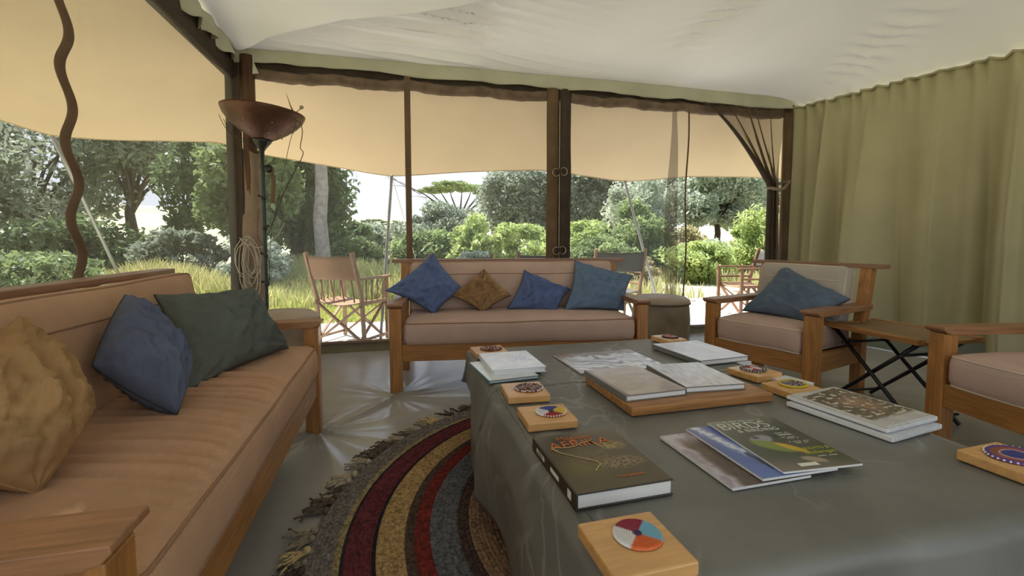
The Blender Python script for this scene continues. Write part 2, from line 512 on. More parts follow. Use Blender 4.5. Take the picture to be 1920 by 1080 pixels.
# roof lining: slack panels, hung lower near the left and gathered into a fan of creases from the corner
HIP = [(-1.25, 4.2), (-0.876, 3.70), (-0.32, 3.25), (0.136, 3.05), (0.385, 2.92), (0.612, 2.74), (1.1, 2.3), (2.0, 1.4), (3.2, 0.4), (5.0, -0.6)]
def hip_y(x):
    if x <= HIP[0][0]: return HIP[0][1]
    for (x0, y0), (x1, y1) in zip(HIP, HIP[1:]):
        if x <= x1:
            return y0 + (y1 - y0) * (x - x0) / (x1 - x0)
    return HIP[-1][1]
def wall_dx(y):      # x of the right wall at y
    return 4.12 + (4.2 - y) * 0.235
def ceil_z(x, y):
    back = max(0.0, BY - y); left = max(0.0, x - LX); right = max(0.0, wall_dx(y) - x)
    base = EAVE + 0.06 + 0.46 * (1 - math.exp(-back / 1.1)) * (1 - math.exp(-right / 0.6))
    base -= 0.05 * math.exp(-((x - 3.3) / 0.9) ** 2) * math.exp(-((back - .5) / .5) ** 2)
    # fan of creases out of the corner
    s_ = y - 0.14 * x - 0.10 * math.exp(-(x - LX) / 0.5)
    win = max(0.0, min(1.0, (x + 1.15) / 0.35)) * (1.0 if x < 0.62 else math.exp(-(x - 0.62) / 0.22)) + 0.22 * math.exp(-((x - 1.2) / 0.7) ** 2)
    win *= min(1.0, back / 0.2)
    qq = s_ * 2 * math.pi / 0.098 + 2.6 * nz(x * 0.9, y * 2.0, 3) + 1.2 * nz(x * 2.4, y * 5, 8)
    cr = (1 - abs(math.sin(qq * 0.5))) ** 1.6
    base -= 0.044 * win * cr * (0.65 + 0.9 * max(0, nz(x * 1.1, s_ * 9, 4) + .3))
    # gathered seams crossing the panels
    for (sx, ang, y0, y1, a) in ((0.66, 0.05, 2.6, 4.2, 0.012), (2.5, -0.25, 2.6, 3.8, 0.026), (3.95, 0.2, 2.3, 3.7, 0.028), (1.55, -.1, 2.6, 3.5, 0.010)):
        if y0 - .3 < y < y1:
            d = x - (sx + (y - 3.2) * ang)
            w = math.exp(-(d / 0.16) ** 2) * min(1, max(0, (y1 - y) / .4))
            base += a * w * math.sin(y * 46 + d * 22 + 3 * nz(x * 3, y * 3))
            base -= 0.5 * a * math.exp(-(d / 0.015) ** 2)
    base -= 0.10 * math.exp(-right / 0.10)
    f = y - hip_y(x)
    if f < 0.18:
        low = EAVE - 0.02 + 0.10 * math.exp(-left / 0.15) + 0.03 * nz(x, y) + 0.05 * min(3.0, max(0, -f)) ** 1.1
        t = max(0.0, min(1.0, (f + 0.0) / 0.18)); t = t * t * (3 - 2 * t)
        low -= 0.09 * math.exp(-right / 0.10)
        base = low * (1 - t) + base * t if f > 0 else low
    return base
cxs = grid_lines(LX - 0.02, 5.5, [(1.4, 0.025), (4.6, 0.035), (5.5, 0.1)])
cys = grid_lines(-2.2, BY + 0.02, [(2.0, 0.15), (2.7, 0.02), (BY + 0.02, 0.0095)])
mb = MB()
nX = len(cxs)
mb.add([(min(x, wall_dx(y) + 0.03), y, ceil_z(min(x, wall_dx(y) + 0.03), y)) for y in cys for x in cxs],
       [(j * nX + i, j * nX + i + 1, (j + 1) * nX + i + 1, (j + 1) * nX + i) for j in range(len(cys) - 1) for i in range(nX - 1)])
ceiling = st(mb.build('ceiling', M['ceil'], smooth=True))

# lining edge that hangs below the roof along the back and the left
def val_back(u, v):
    x = LX + u * (4.14 - LX)
    wob = 0.012 * nz(x * 2.2, 1) + 0.006 * nz(x * 9, v * 2)
    drop = 0.115 + 0.02 * nz(x * 1.3, 5)
    top = EAVE + 0.07
    return (x, BY - 0.06 + 0.02 * math.sin(x * 9 + 3 * nz(x, 2)) * v + wob, top - drop * v + 0.008 * nz(x * 6, 7) * v - 0.02 * (x - 1) / 3 * v)
st(MB().grid(val_back, 260, 8).build('trim_1', M['valance'], smooth=True, solid=0.003))
def val_left(u, v):
    y = BY - u * 6.2
    return (LX + 0.05 + (0.03 * math.sin(y * 21 + 4 * nz(y * 2, 2)) + 0.02 * nz(y * 12, v)) * (0.3 + v), y, EAVE + 0.07 - (0.13 + 0.03 * nz(y * 5, 9)) * v + 0.012 * math.sin(y * 34) * v)
st(MB().grid(val_left, 420, 8).build('trim_2', M['valance'], smooth=True, solid=0.003))

# rolled canvas and dark header behind the lining edge
def roll(name, a, b, r, m):
    a, b = Vector(a), Vector(b)
    n = 90; pts = []
    for i in range(n + 1):
        t = i / n; p = a.lerp(b, t)
        p.z -= 0.02 * abs(math.sin(t * math.pi * 4)) + 0.006 * nz(t * 30, 3)
        pts.append(p)
    return MB().tube(pts, lambda t: r * (1 + 0.22 * nz(t * 26, 8)), 12).build(name, m, smooth=True)
st(MB().box(((LX + 4.12) / 2, BY + 0.03, EAVE - 0.03), (4.12 - LX, 0.05, 0.18)).build('trim_3', M['dark']))
tag(roll('rolled_blind', (-1.08, BY - 0.01, EAVE - 0.105), (1.36, BY - 0.01, EAVE - 0.105), 0.046, M['roll']),
    'rolled up brown blind hanging over the two screens beside the lamp', 'blind', 'rolled blinds along the back wall')
tag(roll('rolled_blind', (1.60, BY - 0.01, EAVE - 0.105), (3.98, BY - 0.01, EAVE - 0.105), 0.046, M['roll']),
    'rolled up brown blind over the screen and the open doorway', 'blind', 'rolled blinds along the back wall')
st(MB().box((LX, 1.0, EAVE - 0.06), (0.05, 6.4, 0.22)).build('trim_4', M['dark']))

# back wall: canvas upstand, sill flap, screens
def upstand(u, v):
    x = LX + u * (4.15 - LX)
    return (x, BY - 0.015 - 0.05 * (1 - v) ** 3 + 0.004 * nz(x * 5, v * 3), 0.0 + v * 0.075 - 0.02 * (x / 3) * v)
wall_back = st(MB().grid(upstand, 80, 8).build('wall_back', M['sill'], smooth=True, solid=0.004))
MB().box((-0.2 + 1.6, BY - 0.01, 0.07), (5.3, 0.03, 0.022), Matrix.Rotation(R(0.22), 3, 'Y')).build('sill', M['wrap'], wall_back, bevel=0.004)
def pane(name, x0, x1, z0, z1, m, sag=0.01):
    def f(u, v):
        x = x0 + (x1 - x0) * u
        return (x, BY + 0.005 + sag * math.sin(math.pi * u) * nz(x * 1.5, v * 2), z0 + (z1 - z0) * v)
    return MB().grid(f, 16, 10).build(name, m, wall_back, smooth=True)
pane('screen_panel', -1.10, 0.10, 0.07, 2.34, M['screen'])
pane('screen_panel', 0.10, 1.38, 0.07, 2.34, M['screen'])
pane('screen_panel', 1.60, 2.89, 0.06, 2.34, M['screen'])
# narrow strap between the first two screens, cord on the free edge of the third
MB().box((0.103, BY - 0.03, 1.2), (0.052, 0.012, 2.32)).build('strap', M['strap'], wall_back, bevel=0.003)
MB().tube([(2.86 + 0.012 * math.sin(i * .6), BY - 0.02, 2.34 - i * 0.115) for i in range(21)], 0.008, 8).build('edge_cord', M['brown'], wall_back, smooth=True)
def loosef(u, v):
    z = 2.34 - 2.2 * v
    w = 0.05 + 0.05 * math.sin(v * math.pi)
    x = 2.70 + w * (u - .5) * 2 * (0.4 + v * .6) + 0.01 * math.sin(v * 9)
    return (x, BY - 0.02 - 0.03 * math.sin(u * math.pi), z)
MB().grid(loosef, 8, 20).build('loose_fold', M['netting'], wall_back, smooth=True)

# posts
def post(x, y, w, top, m, name='post'):
    return MB().tube([(x + 0.004 * nz(i, x), y, top * i / 8) for i in range(9)], lambda t: w * (1 + 0.05 * nz(t * 6, x)), 14)
p = empty('tent_post', (0, 0, 0), label='brown corner post wrapped in tan canvas, cord hanging on it', cat='post')
post(-1.135, BY - 0.03, 0.052, 2.42, None).build('pole', M['post'], p, smooth=True)
def wrapf(u, v):
    a = u * 2 * math.pi; z = 0.05 + 1.62 * v
    r = 0.062 + 0.028 * (1 - v) + 0.006 * nz(math.cos(a) * 2, z * 3) + 0.005 * math.sin(3 * a + 3 * z)
    return (-1.128 + r * math.cos(a) - 0.03 * (1 - v), BY - 0.03 + r * 0.8 * math.sin(a), z + 0.02 * math.sin(a * 2) * v)
MB().grid(wrapf, 28, 24, closed_u=True).build('canvas_wrap', M['wrap'], p, smooth=True)
def flapf(u, v):
    z = 0.05 + 2.3 * v
    x = -1.285 + 0.105 * u - 0.02 * (1 - v) * (1 - u) + 0.01 * nz(z * 3, 1)
    return (x, BY - 0.075 + 0.02 * math.sin(u * 3.1), z)
MB().grid(flapf, 6, 30).build('side_flap', M['dark'], p, smooth=True, solid=0.006)
MB().add([(-1.075, BY - .1, 2.37), (-1.035, BY - .1, 2.27), (-1.08, BY - .1, 2.26)], [(0, 1, 2)]).build('label_tag', M['valance'], p, solid=0.002)

rebase(p, (-1.135, BY, 0))
p = empty('tent_post', (0, 0, 0), label='dark brown double-flapped post with metal rings, behind the long sofa', cat='post')
MB().box((1.485, BY + 0.03, 1.2), (0.11, 0.1, 2.36)).build('pole', M['post'], p, bevel=0.02)
for k, (xa, xb) in enumerate(((1.362, 1.478), (1.486, 1.600))):
    def ff(u, v, xa=xa, xb=xb):
        z = 0.06 + 2.30 * v
        e = 0.006 * nz(z * 2.3, xa * 9)
        return (xa + (xb - xa) * u + (e if (u < .01 or u > .99) else 0), BY - 0.035 - 0.018 * math.sin(math.pi * u) + 0.006 * nz(z * 3, u * 3 + k), z)
    MB().grid(ff, 9, 34).build('flap', M['brown'] if k == 0 else M['dark'], p, smooth=True, solid=0.006)
MB().tube([(1.482 + 0.003 * nz(i), BY - 0.055, 0.1 + i * 0.113) for i in range(20)], 0.0035, 6).build('lacing_cord', M['rope'], p, smooth=True)
for (xx, zz) in ((1.445, 1.59), (1.52, 1.60), (1.452, 0.86), (1.512, 0.865)):
    MB().tube([(xx + 0.034 * math.cos(a), BY - 0.07, zz + 0.036 * math.sin(a)) for a in [i * math.pi / 9 for i in range(18)]], 0.0045, 6, closed=True).build('ring', M['ringmetal'], p, smooth=True)
for zz in (1.60, 0.865):
    MB().box((1.482, BY - 0.068, zz), (0.035, 0.014, 0.05)).build('ring_strap', M['dark'], p, bevel=0.004)

rebase(p, (1.48, BY, 0))
p = empty('tent_post', (0, 0, 0), label='dark brown post in the corner beside the olive canvas wall', cat='post')
post(4.08, BY - 0.02, 0.05, 2.38, None).build('pole', M['post'], p, smooth=True)
def wrap2(u, v):
    z = 0.05 + 2.25 * v
    return (3.995 + 0.085 * u - 0.05 * (1 - u) * math.sin(max(0, (v - .45)) * 4) * .6, BY - 0.08 + 0.02 * math.sin(u * 3), z)
MB().grid(wrap2, 6, 24).build('canvas_wrap', M['brown'], p, smooth=True, solid=0.006)

rebase(p, (4.08, BY, 0))
# netting curtain tied back to the corner post
nt_ = empty('netting_curtain', (0, 0, 0), label='brown netting curtain gathered and tied back at the open doorway', cat='curtain')
def drape(u, v):
    # u across, v from the header down past the tie
    xt = 2.98 + (3.98 - 2.98) * u
    tie = 0.44
    if v < tie:
        t = v / tie
        s_ = t ** (0.92 + 0.4 * u)
        x = xt * (1 - s_) + (3.82 + 0.07 * u) * s_
        z = 2.32 - (2.32 - 1.53) * (t ** (1.25 - 0.35 * u)) 
    else:
        t = (v - tie) / (1 - tie)
        x = 3.82 + 0.07 * u + 0.05 * t * (u - .2) + 0.02 * t
        z = 1.53 - 1.40 * t
    return (x, BY - 0.09 + 0.035 * math.sin(u * 26 + 2 * v) * (0.5 + .5 * min(1, v / tie)), z)
MB().grid(drape, 70, 60).build('netting', M['netting'], nt_, smooth=True)
for u0, r_, mm in ((0.0, 0.020, 'dark'), (0.3, 0.009, 'brown'), (0.52, 0.012, 'brown'), (0.60, 0.008, 'brown'), (0.8, 0.006, 'brown')):
    pts = [Vector(drape(u0, i / 40)) + Vector((0, -0.015, 0)) for i in range(41)]
    MB().tube(pts, (lambda t, r_=r_: r_ * (0.5 + 0.9 * min(1, t * 2.2))), 8).build('fold', M[mm], nt_, smooth=True)
MB().tube([(3.86 + i * 0.0016 * 40 * 0.0 + (x_), y_, z_) for i, (x_, y_, z_) in enumerate([(-0.06, BY - .13, 1.50), (0.0, BY - .17, 1.48), (0.06, BY - .16, 1.50), (0.13, BY - .12, 1.545), (0.19, BY - .1, 1.58), (0.14, BY - .06, 1.57), (0.0, BY - .03, 1.53), (-0.07, BY - .07, 1.51)])], 0.017, 8, closed=True).build('tie_band', M['wrap'], nt_, smooth=True)

rebase(nt_, (3.9, BY - .1, 0))
# left wall: one big screen with a wavy zip strap and a canvas skirt
wall_left = st(MB().grid(lambda u, v: (LX - 0.01 + 0.01 * nz(u * 9, v * 2), -2.2 + 6.4 * u, 0.0 + 0.42 * v), 60, 6).build('wall_left', M['sill'], smooth=True, solid=0.004))
MB().grid(lambda u, v: (LX + 0.012 * math.sin(u * 40 + nz(u * 8, v)) * (0.4 + v) * 0.6, -2.2 + 6.38 * u, 0.40 + 1.95 * v), 160, 14).build('screen_panel', M['screen_side'], wall_left, smooth=True)
def zipf(u, v):
    z = 2.36 - 1.56 * v
    yy = 2.17 + 0.030 * math.sin(z * 2 * math.pi / 0.285 + 0.4) + 0.012 * nz(z * 3)
    return (LX + 0.03 + 0.012 * math.sin(u * math.pi), yy + 0.05 * (u - 0.5), z)
MB().grid(zipf, 7, 120).build('strap', M['strap'], wall_left, smooth=True, solid=0.008)

# right wall: gathered olive canvas on a drawstring
WA = Vector((4.12, BY + 0.06, 0)); WB = Vector((5.62, -2.2, 0))
wd = (WB - WA).normalized(); wnm = Vector((-wd.y, wd.x, 0))
if wnm.x > 0: wnm = -wnm
WL = (WB - WA).length
def curt(u, v):
    s_ = u * WL
    z = 2.345 * (1 - v) + 0.05 * v
    p_ = WA + wd * s_
    q = s_ * 14.5 + 3.4 * nz(s_ * 0.9, 4) + 0.5 * v * math.sin(s_ * 2.1)
    amp = 0.020 + 0.155 * min(1, v * 1.8) ** 0.8
    fold = (1.2 - 1.9 * abs(math.sin(q * 0.5)) ** 0.8) * 0.62 + 0.42 * math.sin(q * 0.47 + 1.1 + 0.9 * v) + 0.22 * math.sin(q * 1.9 + 2.2 * nz(s_, v))
    fold += 0.75 * nz(s_ * 1.1 + v * 0.9, v * 0.8, 2)
    off = amp * fold + 0.032 * math.exp(-v * 20) * math.sin(s_ * 58 + 3 * nz(s_ * 7)) + 0.012 * nz(s_ * 4, v * 3, 6)
    off -= 0.03 * v * sum(math.exp(-((s_ - c_ - .05 * v) / .022) ** 2) for c_ in (0.35, 1.05, 1.62, 1.78, 2.5, 3.3))
    if u < 0.04: off *= u / 0.04
    p_ = p_ + wnm * (off + 0.05)
    z += 0.012 * abs(math.sin(s_ * 13)) * math.exp(-v * 30)
    return (p_.x, p_.y, z)
wall_right = st(MB().grid(curt, 620, 54).build('wall_right', M['olive'], smooth=True, solid=0.003))
pts = []
for i in range(200):
    a = curt(i / 199, 0.0); pts.append((a[0] - 0.012, a[1], a[2] - 0.006 + 0.004 * math.sin(i * 1.7)))
MB().tube(pts, 0.011, 8).build('drawstring_hem', M['olive'], wall_right, smooth=True)
st(MB().grid(lambda u, v: tuple(WA + wd * (u * WL) + wnm * (0.02 + 0.22 * (1 - v) ** 2) + Vector((0, 0, 0.004 + 0.16 * v ** 1.5 + 0.004 * nz(u * 30, v * 3)))), 80, 8).build('baseboard_right', M['pvc'], smooth=True))

# ------------------------------------------------------------------ outside: ground, veranda, awning
GZ = -0.10
def ground_z(x, y):
    d = max(0.0, math.hypot(x, y - 4) - 8)
    z = GZ - 0.012 * min(d, 60) * 0 + 0.15 * nz(x * 0.06, y * 0.06) * min(1, d / 12)
    z += 9.0 * (max(0.0, min(1.0, (d - 60) / 120)) ** 1.4) * (1 - 0.35 * math.tanh((x - 5) / 40))
    return z
gx = [-130 * (1 - i / 30) ** 2 - 0.0 for i in range(30)] + [180 * (i / 34) ** 2 for i in range(35)]
gy = [-30, -15, -6, -3, 0, 2, 3.4, 4.21] + [4.21 + 205 * (i / 44) ** 2 for i in range(1, 45)]
mb = MB()
n_ = len(gx)
mb.add([(x, y, ground_z(x, y) if not (-1.3 < x < 4.9 and -2.3 < y < 4.21) else -0.12) for y in gy for x in gx],
       [(j * n_ + i, j * n_ + i + 1, (j + 1) * n_ + i + 1, (j + 1) * n_ + i) for j in range(len(gy) - 1) for i in range(n_ - 1)])
st(mb.build('ground', M['hill'], smooth=True))
def vs(u, v):
    x = -3.3 + 9.3 * u; y = BY + 0.03 + 1.9 * v
    return (x, y, GZ + 0.012 + 0.006 * nz(x * 2, y * 2))
tag(MB().grid(vs, 90, 20).build('veranda_sheet', M['mat_pale'], smooth=True), 'pale groundsheet spread under the awning outside the screens', 'groundsheet')
def blue_sheet(x0, x1, y0, y1, lab):
    def f(u, v):
        x = x0 + (x1 - x0) * u + .05 * nz(v * 3, 2); y = y0 + (y1 - y0) * v + .05 * nz(u * 6, 4)
        return (x, y, GZ + 0.028 + 0.03 * abs(nz(x * 4, y * 4)) + 0.012 * abs(math.sin(x * 9 + 3 * nz(x, y))))
    tag(MB().grid(f, 60, 24).build('blue_sheet', M['mat_blue'], smooth=True, solid=0.004), lab, 'groundsheet')
blue_sheet(-0.62, 0.05, BY + .06, 4.72, 'rumpled blue sheet on the ground below the spindle-armed camp chair')
blue_sheet(2.9, 4.3, BY + .06, 5.2, 'rumpled blue sheet on the ground outside the open doorway')

OUT = [(-4.1, -2.5, 2.1), (-3.9, 1.5, 1.95), (-3.5, 3.6, 2.1), (-3.0, 5.1, 1.9), (-1.75, 5.25, 1.93), (-1.38, 5.55, 1.88), (-0.70, 5.55, 1.78), (-0.05, 5.6, 1.70), (0.82, 5.39, 1.75), (1.67, 5.15, 1.76), (2.8, 5.4, 1.70), (3.57, 5.15, 1.75), (4.47, 5.0, 1.75), (6.0, 5.2, 1.74)]
INN = [(LX - .06, -2.5, 2.46), (LX - .06, 1.2, 2.46), (LX - .06, 3.4, 2.46), (LX - .06, BY + .07, 2.46), (-0.95, BY + .07, 2.46), (-0.6, BY + .07, 2.46), (-0.2, BY + .07, 2.46), (0.2, BY + .07, 2.46), (0.9, BY + .07, 2.46), (1.6, BY + .07, 2.46), (2.6, BY + .07, 2.46), (3.3, BY + .07, 2.46), (4.2, BY + .07, 2.46), (5.6, BY + .07, 2.46)]
def poly(P, t):
    k = min(len(P) - 2, int(t * (len(P) - 1))); f = t * (len(P) - 1) - k
    p0, p1, p2, p3 = [Vector(P[max(0, min(len(P) - 1, k + q))]) for q in (-1, 0, 1, 2)]
    lin_ = p1.lerp(p2, f)
    cr = 0.5 * ((2 * p1) + (p2 - p0) * f + (2 * p0 - 5 * p1 + 4 * p2 - p3) * f * f + (3 * p1 - p0 - 3 * p2 + p3) * f ** 3)
    return lin_.lerp(cr, 0.5)
def awn(u, v):
    a, b = poly(INN, u), poly(OUT, u)
    p_ = a.lerp(b, v)
    p_.z -= 0.05 * math.sin(math.pi * v) - 0.006 * nz(u * 40, v * 3)
    return p_
aw = tag(empty('awning'), 'cream canvas awning sloping down outside the screens to leaning poles', 'awning')
MB().grid(awn, 260, 14).build('canvas', M['awning'], aw, smooth=True)
MB().tube([poly(OUT, i / 200) for i in range(201)], 0.006, 6).build('hem', M['awning'], aw, smooth=True)
for (a, b) in (((-0.05, 5.6, 1.71), (-0.19, 5.0, GZ)), ((2.8, 5.4, 1.71), (3.5, 5.6, GZ)), ((-3.0, 5.1, 1.91), (-3.3, 7.0, -0.05))):
    MB().tube([Vector(a).lerp(Vector(b), i / 6) for i in range(7)], 0.017, 10).build('pole', M['steelpole'], aw, smooth=True)
for (a, b) in (((-0.05, 5.6, 1.70), (0.5, 8.2, GZ)),):
    MB().tube([a, b], 0.004, 6).build('guy_rope', M['rope'], aw)

# ------------------------------------------------------------------ seating
def sofa(name, W, D, loc, ang, label, cat, cmat, bmat, group=None, rail=0.82, wrinkle=0.0, pmat='piping', rail_over=0.06, seat_z=0.455, armz=0.57):
    """local x = width seen from the front, y = depth to the back"""
    t = empty(name, loc, R(ang), label=label, cat=cat, group=group)
    pw = 0.075
    for sx in (0, 1):
        x = pw / 2 if sx == 0 else W - pw / 2
        MB().box((x, 0.040, (armz - 0.032) / 2), (pw, 0.07, armz - 0.032)).build('front_leg', M['wood_z'], t, bevel=0.004)
        m_ = MB()
        m_.bar((x, D - 0.10, 0.0), (x, D - 0.10, 0.42), pw * .8, 0.07, up=(0, 1, 0))
        m_.bar((x, D - 0.10, 0.40), (x, D - 0.02, rail - 0.028), pw * .8, 0.07, up=(0, 1, 0))
        m_.build('back_leg', M['wood_z'], t, bevel=0.003)
        # arm board: level, square-cut nose with the underside rounded off
        a0, a1 = -0.008, D - 0.06
        xo0, xo1 = (x - 0.05, x + 0.05)
        prof = [(a0, armz), (a0 - 0.002, armz - 0.012), (a0 + 0.012, armz - 0.026), (a0 + 0.035, armz - 0.034), (a1, armz - 0.034), (a1, armz)]
        vs_ = [(xo0, y, z) for y, z in prof] + [(xo1, y, z) for y, z in prof]
        n = len(prof)
        fs = [tuple(range(n)), tuple(range(2 * n - 1, n - 1, -1))] + [(i, i + n, (i + 1) % n + n, (i + 1) % n) for i in range(n)]
        MB().add(vs_, fs).build('armrest', M['wood_arm'], t, bevel=0.003)
        MB().box((x, D / 2 - 0.03, 0.26), (0.03, D - 0.17, 0.11)).build('side_rail', M['wood_y'], t, bevel=0.003)
    MB().box((W / 2, 0.030, 0.255), (W - 2 * pw, 0.03, 0.105)).build('front_rail', M['wood_x'], t, bevel=0.003)
    MB().box((W / 2, D - 0.10, 0.30), (W - 2 * pw, 0.03, 0.09)).build('rear_rail', M['wood_x'], t, bevel=0.003)
    MB().box((W / 2, D - 0.02, rail - 0.013), (W + 2 * rail_over, 0.085, 0.026)).build('top_rail', M['wood_rail'], t, bevel=0.004)
    ns = max(3, int(W / 0.28))
    for i in range(ns):
        x = pw + (W - 2 * pw) * (i + 0.5) / ns
        MB().bar((x, D - 0.085, 0.33), (x, D - 0.015, rail - 0.03), 0.06, 0.018, up=(0, 1, 0)).build('back_slat', M['wood_z'], t)
    MB().box((W / 2, D * 0.46, 0.285), (W - 2 * pw - 0.01, D - 0.24, 0.02)).build('seat_board', M['wood_y'], t)
    # seat cushion
    cw = W - 2 * pw - 0.012; cd = D - 0.10; ch = seat_z - 0.298
    def wob(p_):
        o = Vector((0.004 * nz(p_.x * 4, p_.y * 4, 1), 0.006 * nz(p_.x * 3, p_.z * 5, 2), 0.008 * nz(p_.x * 3.1, p_.y * 3, 3)))
        if wrinkle and p_.z > 0:
            q = p_.x * 120 - p_.y * 30 + 5 * nz(p_.x * 3.5, p_.y * 2.5)
            e_ = max(0.0, 1 - (abs(p_.y) / (cd / 2 - .02)) ** 8)
            f = max(0.0, nz(p_.x * 2.6 + 4, p_.y * 1.6, 5) + 0.35) * (0.35 + 0.65 * max(0, min(1, (cd / 2 - p_.y) / cd)))
            o.z += wrinkle * f * e_ * (math.sin(q) + 0.5 * math.sin(q * 0.53 + 2))
        return o
    n = 230 if wrinkle else 46
    s_ = rbox(cw, cd, ch, 0.045, n, 0.020, wob)
    so = s_.build('seat_cushion', M[cmat], t, smooth=True)
    so.location = (W / 2, cd / 2 + 0.002, 0.298 + ch / 2); weld(so)
    def loop(cw, cd, zz, rr=0.03, wobf=None, ins=0.013):
        pts = []
        hx, hy = cw / 2 - ins, cd / 2 - ins
        for (sx, sy, a0) in ((1, 1, 0), (-1, 1, 90), (-1, -1, 180), (1, -1, 270)):
            for k in range(5):
                a = R(a0 + k * 22.5)
                pts.append(Vector((sx * (hx - rr) + rr * math.cos(a), sy * (hy - rr) + rr * math.sin(a), zz)))
        dense = []
        for i in range(len(pts)):
            a, b = pts[i], pts[(i + 1) % len(pts)]
            k = max(1, int((b - a).length / 0.03))
            dense += [a.lerp(b, j / k) for j in range(k)]
        if wobf: dense = [p_ + wobf(p_) for p_ in dense]
        return dense
    for zz, ins in ((ch / 2 - 0.013, 0.011), (-ch / 2 + 0.013, 0.011)):
        MB().tube(loop(cw, cd, zz, wobf=wob, ins=ins), 0.0042, 6, closed=True).build('piping', M[pmat], so, smooth=True)
    # back cushion, leaning on the slats
    bh = rail - 0.02 - seat_z + 0.02; bt = 0.125
    def wob2(p_):
        q = nz(p_.x * 2.4, p_.y * 3, 9)
        return Vector((0.004 * nz(p_.x * 4, p_.y * 4, 11), 0.004 * q, 0.010 * q + 0.004 * math.sin(p_.x * 9) * (p_.y / bh)))
    b_ = rbox(cw, bh, bt, 0.042, 46, 0.018, wob2)
    bo = b_.build('back_cushion', M[bmat], t, smooth=True)
    tilt = 80
    bo.rotation_euler = (R(tilt), 0, 0)
    bo.location = (W / 2, D - 0.115 - bt / 2 + 0.02, seat_z + bh / 2 - 0.012)
    weld(bo)
    for zz in (bt / 2 - 0.013, -bt / 2 + 0.013):
        MB().tube(loop(cw, bh, zz, wobf=wob2, ins=0.010), 0.0042, 6, closed=True).build('piping', M[pmat], bo, smooth=True)
    def seam(v_):
        return [Vector((x_, v_, bt / 2 + 0.018 * max(0, 1 - (abs(x_) / (cw / 2)) ** 4) * max(0, 1 - (abs(v_) / (bh / 2)) ** 4) + 0.0005)) + wob2(Vector((x_, v_, bt / 2))) for x_ in [(-.5 + i / 40) * (cw - .09) for i in range(41)]]
    MB().tube(seam(bh * 0.22), 0.003, 6).build('seam', M[pmat], bo, smooth=True)
    return t

sofa('sofa', 1.78, 0.72, (-0.38, 0.70, 0), 90, 'long tan sofa along the side screens with three large scatter cushions', 'sofa', 'cushion_tan', 'cushion_tan', rail=0.83, wrinkle=0.027)
sofa('sofa', 1.68, 0.68, (-0.06, 2.93, 0), -7, 'wooden sofa with faded tan seat facing the low table, four small cushions', 'sofa', 'cushion', 'cushion')
sofa('armchair', 0.72, 0.68, (2.04, 2.74, 0), -73.7, 'wooden armchair holding one steel-blue cushion, pale grey back pad', 'armchair', 'cushion', 'cushion_pale', group='wooden armchairs by the olive wall', rail=0.815, pmat='piping_white')
sofa('armchair', 0.74, 0.70, (2.42, 1.62, 0), -100, 'empty wooden armchair with a pink seat and no scatter cushion, beside the folding table', 'armchair', 'cushion_pink', 'cushion_pink', group='wooden armchairs by the olive wall', rail=0.815, pmat='piping_white')

def pillow(corners, T, m, label, seed=0, pinch=0.10, wr=0.012, group=None, pmat='blackmetal', name='cushion', nrm=None, zip_=True):
    """a stuffed square cushion stretched between four corner points (in order round the edge)"""
    c = [Vector(p) for p in corners]
    ctr = sum(c, Vector()) / 4
    n_ = (c[2] - c[0]).cross(c[3] - c[1]).normalized()
    if n_.dot(Vector(EYE) - ctr) < 0: n_ = -n_
    def P(u, v, side):
        uu = u * (1 - pinch * (1 - v * v)); vv = v * (1 - pinch * (1 - u * u))
        a, b = (uu + 1) / 2, (vv + 1) / 2
        p_ = (c[0] * (1 - a) + c[1] * a) * (1 - b) + (c[3] * (1 - a) + c[2] * a) * b
        e = max(0.0, (1 - u * u) * (1 - v * v))
        th = T * (e ** 0.42)
        s_ = 0.0
        if e > 0:
            rr = 1 - e
            s_ = 1.0 * wr * e ** 0.3 * (nz(u * 2.1 + seed, v * 2.1, side * 3 + seed) + 0.8 * nz(u * 5 + seed, v * 3.2, seed + side) + 0.35 * nz(u * 9 + v * 4, v * 5 + seed, side))
            rg = (1 - 2.2 * abs(nz(u * 1.7 + v * 2.6 + seed * 3, v * 1.1 - u * 1.9 + seed, 4))) 
            s_ += 1.1 * wr * e ** 0.4 * max(0, rg) ** 3
            rg = (1 - 2.2 * abs(nz(u * 3.3 - v * 2 + seed * 5, v * 3.1 + seed, 9))) 
            s_ += 0.5 * wr * e ** 0.4 * max(0, rg) ** 3
            # creases radiating from the corners
            for (cu, cv) in ((1, 1), (-1, 1), (1, -1), (-1, -1)):
                du, dv = u - cu, v - cv
                r_ = math.hypot(du, dv)
                if r_ < 1.1:
                    s_ += wr * 1.1 * e ** 0.4 * math.exp(-r_ * 2.2) * math.sin(math.atan2(dv, du) * 11 + seed + 5 * r_)
        return p_ + n_ * (side * (th / 2) + s_)
    N_ = 44
    ts = [math.sin((i / (N_ - 1) - .5) * math.pi) for i in range(N_)]
    mb = MB()
    for side in (1, -1):
        vs_ = [P(ts[i], ts[j], side) - ctr for j in range(N_) for i in range(N_)]
        fs = [(j * N_ + i, j * N_ + i + 1, (j + 1) * N_ + i + 1, (j + 1) * N_ + i) for j in range(N_ - 1) for i in range(N_ - 1)]
        if side < 0: fs = [f[::-1] for f in fs]
        mb.add(vs_, fs)
    o = mb.build(name, m, smooth=True)
    o.location = ctr
    weld(o, 0.0006)
    tag(o, label, 'cushion', group)
    edge = [P(t, -1, 1) - ctr for t in ts] + [P(1, t, 1) - ctr for t in ts[1:]] + [P(-t, 1, 1) - ctr for t in ts[1:]] + [P(-1, -t, 1) - ctr for t in ts[1:-1]]
    MB().tube(edge, 0.003, 5, closed=True).build('seam', pmat if not isinstance(pmat, str) else M[pmat], o, smooth=True)
    return o

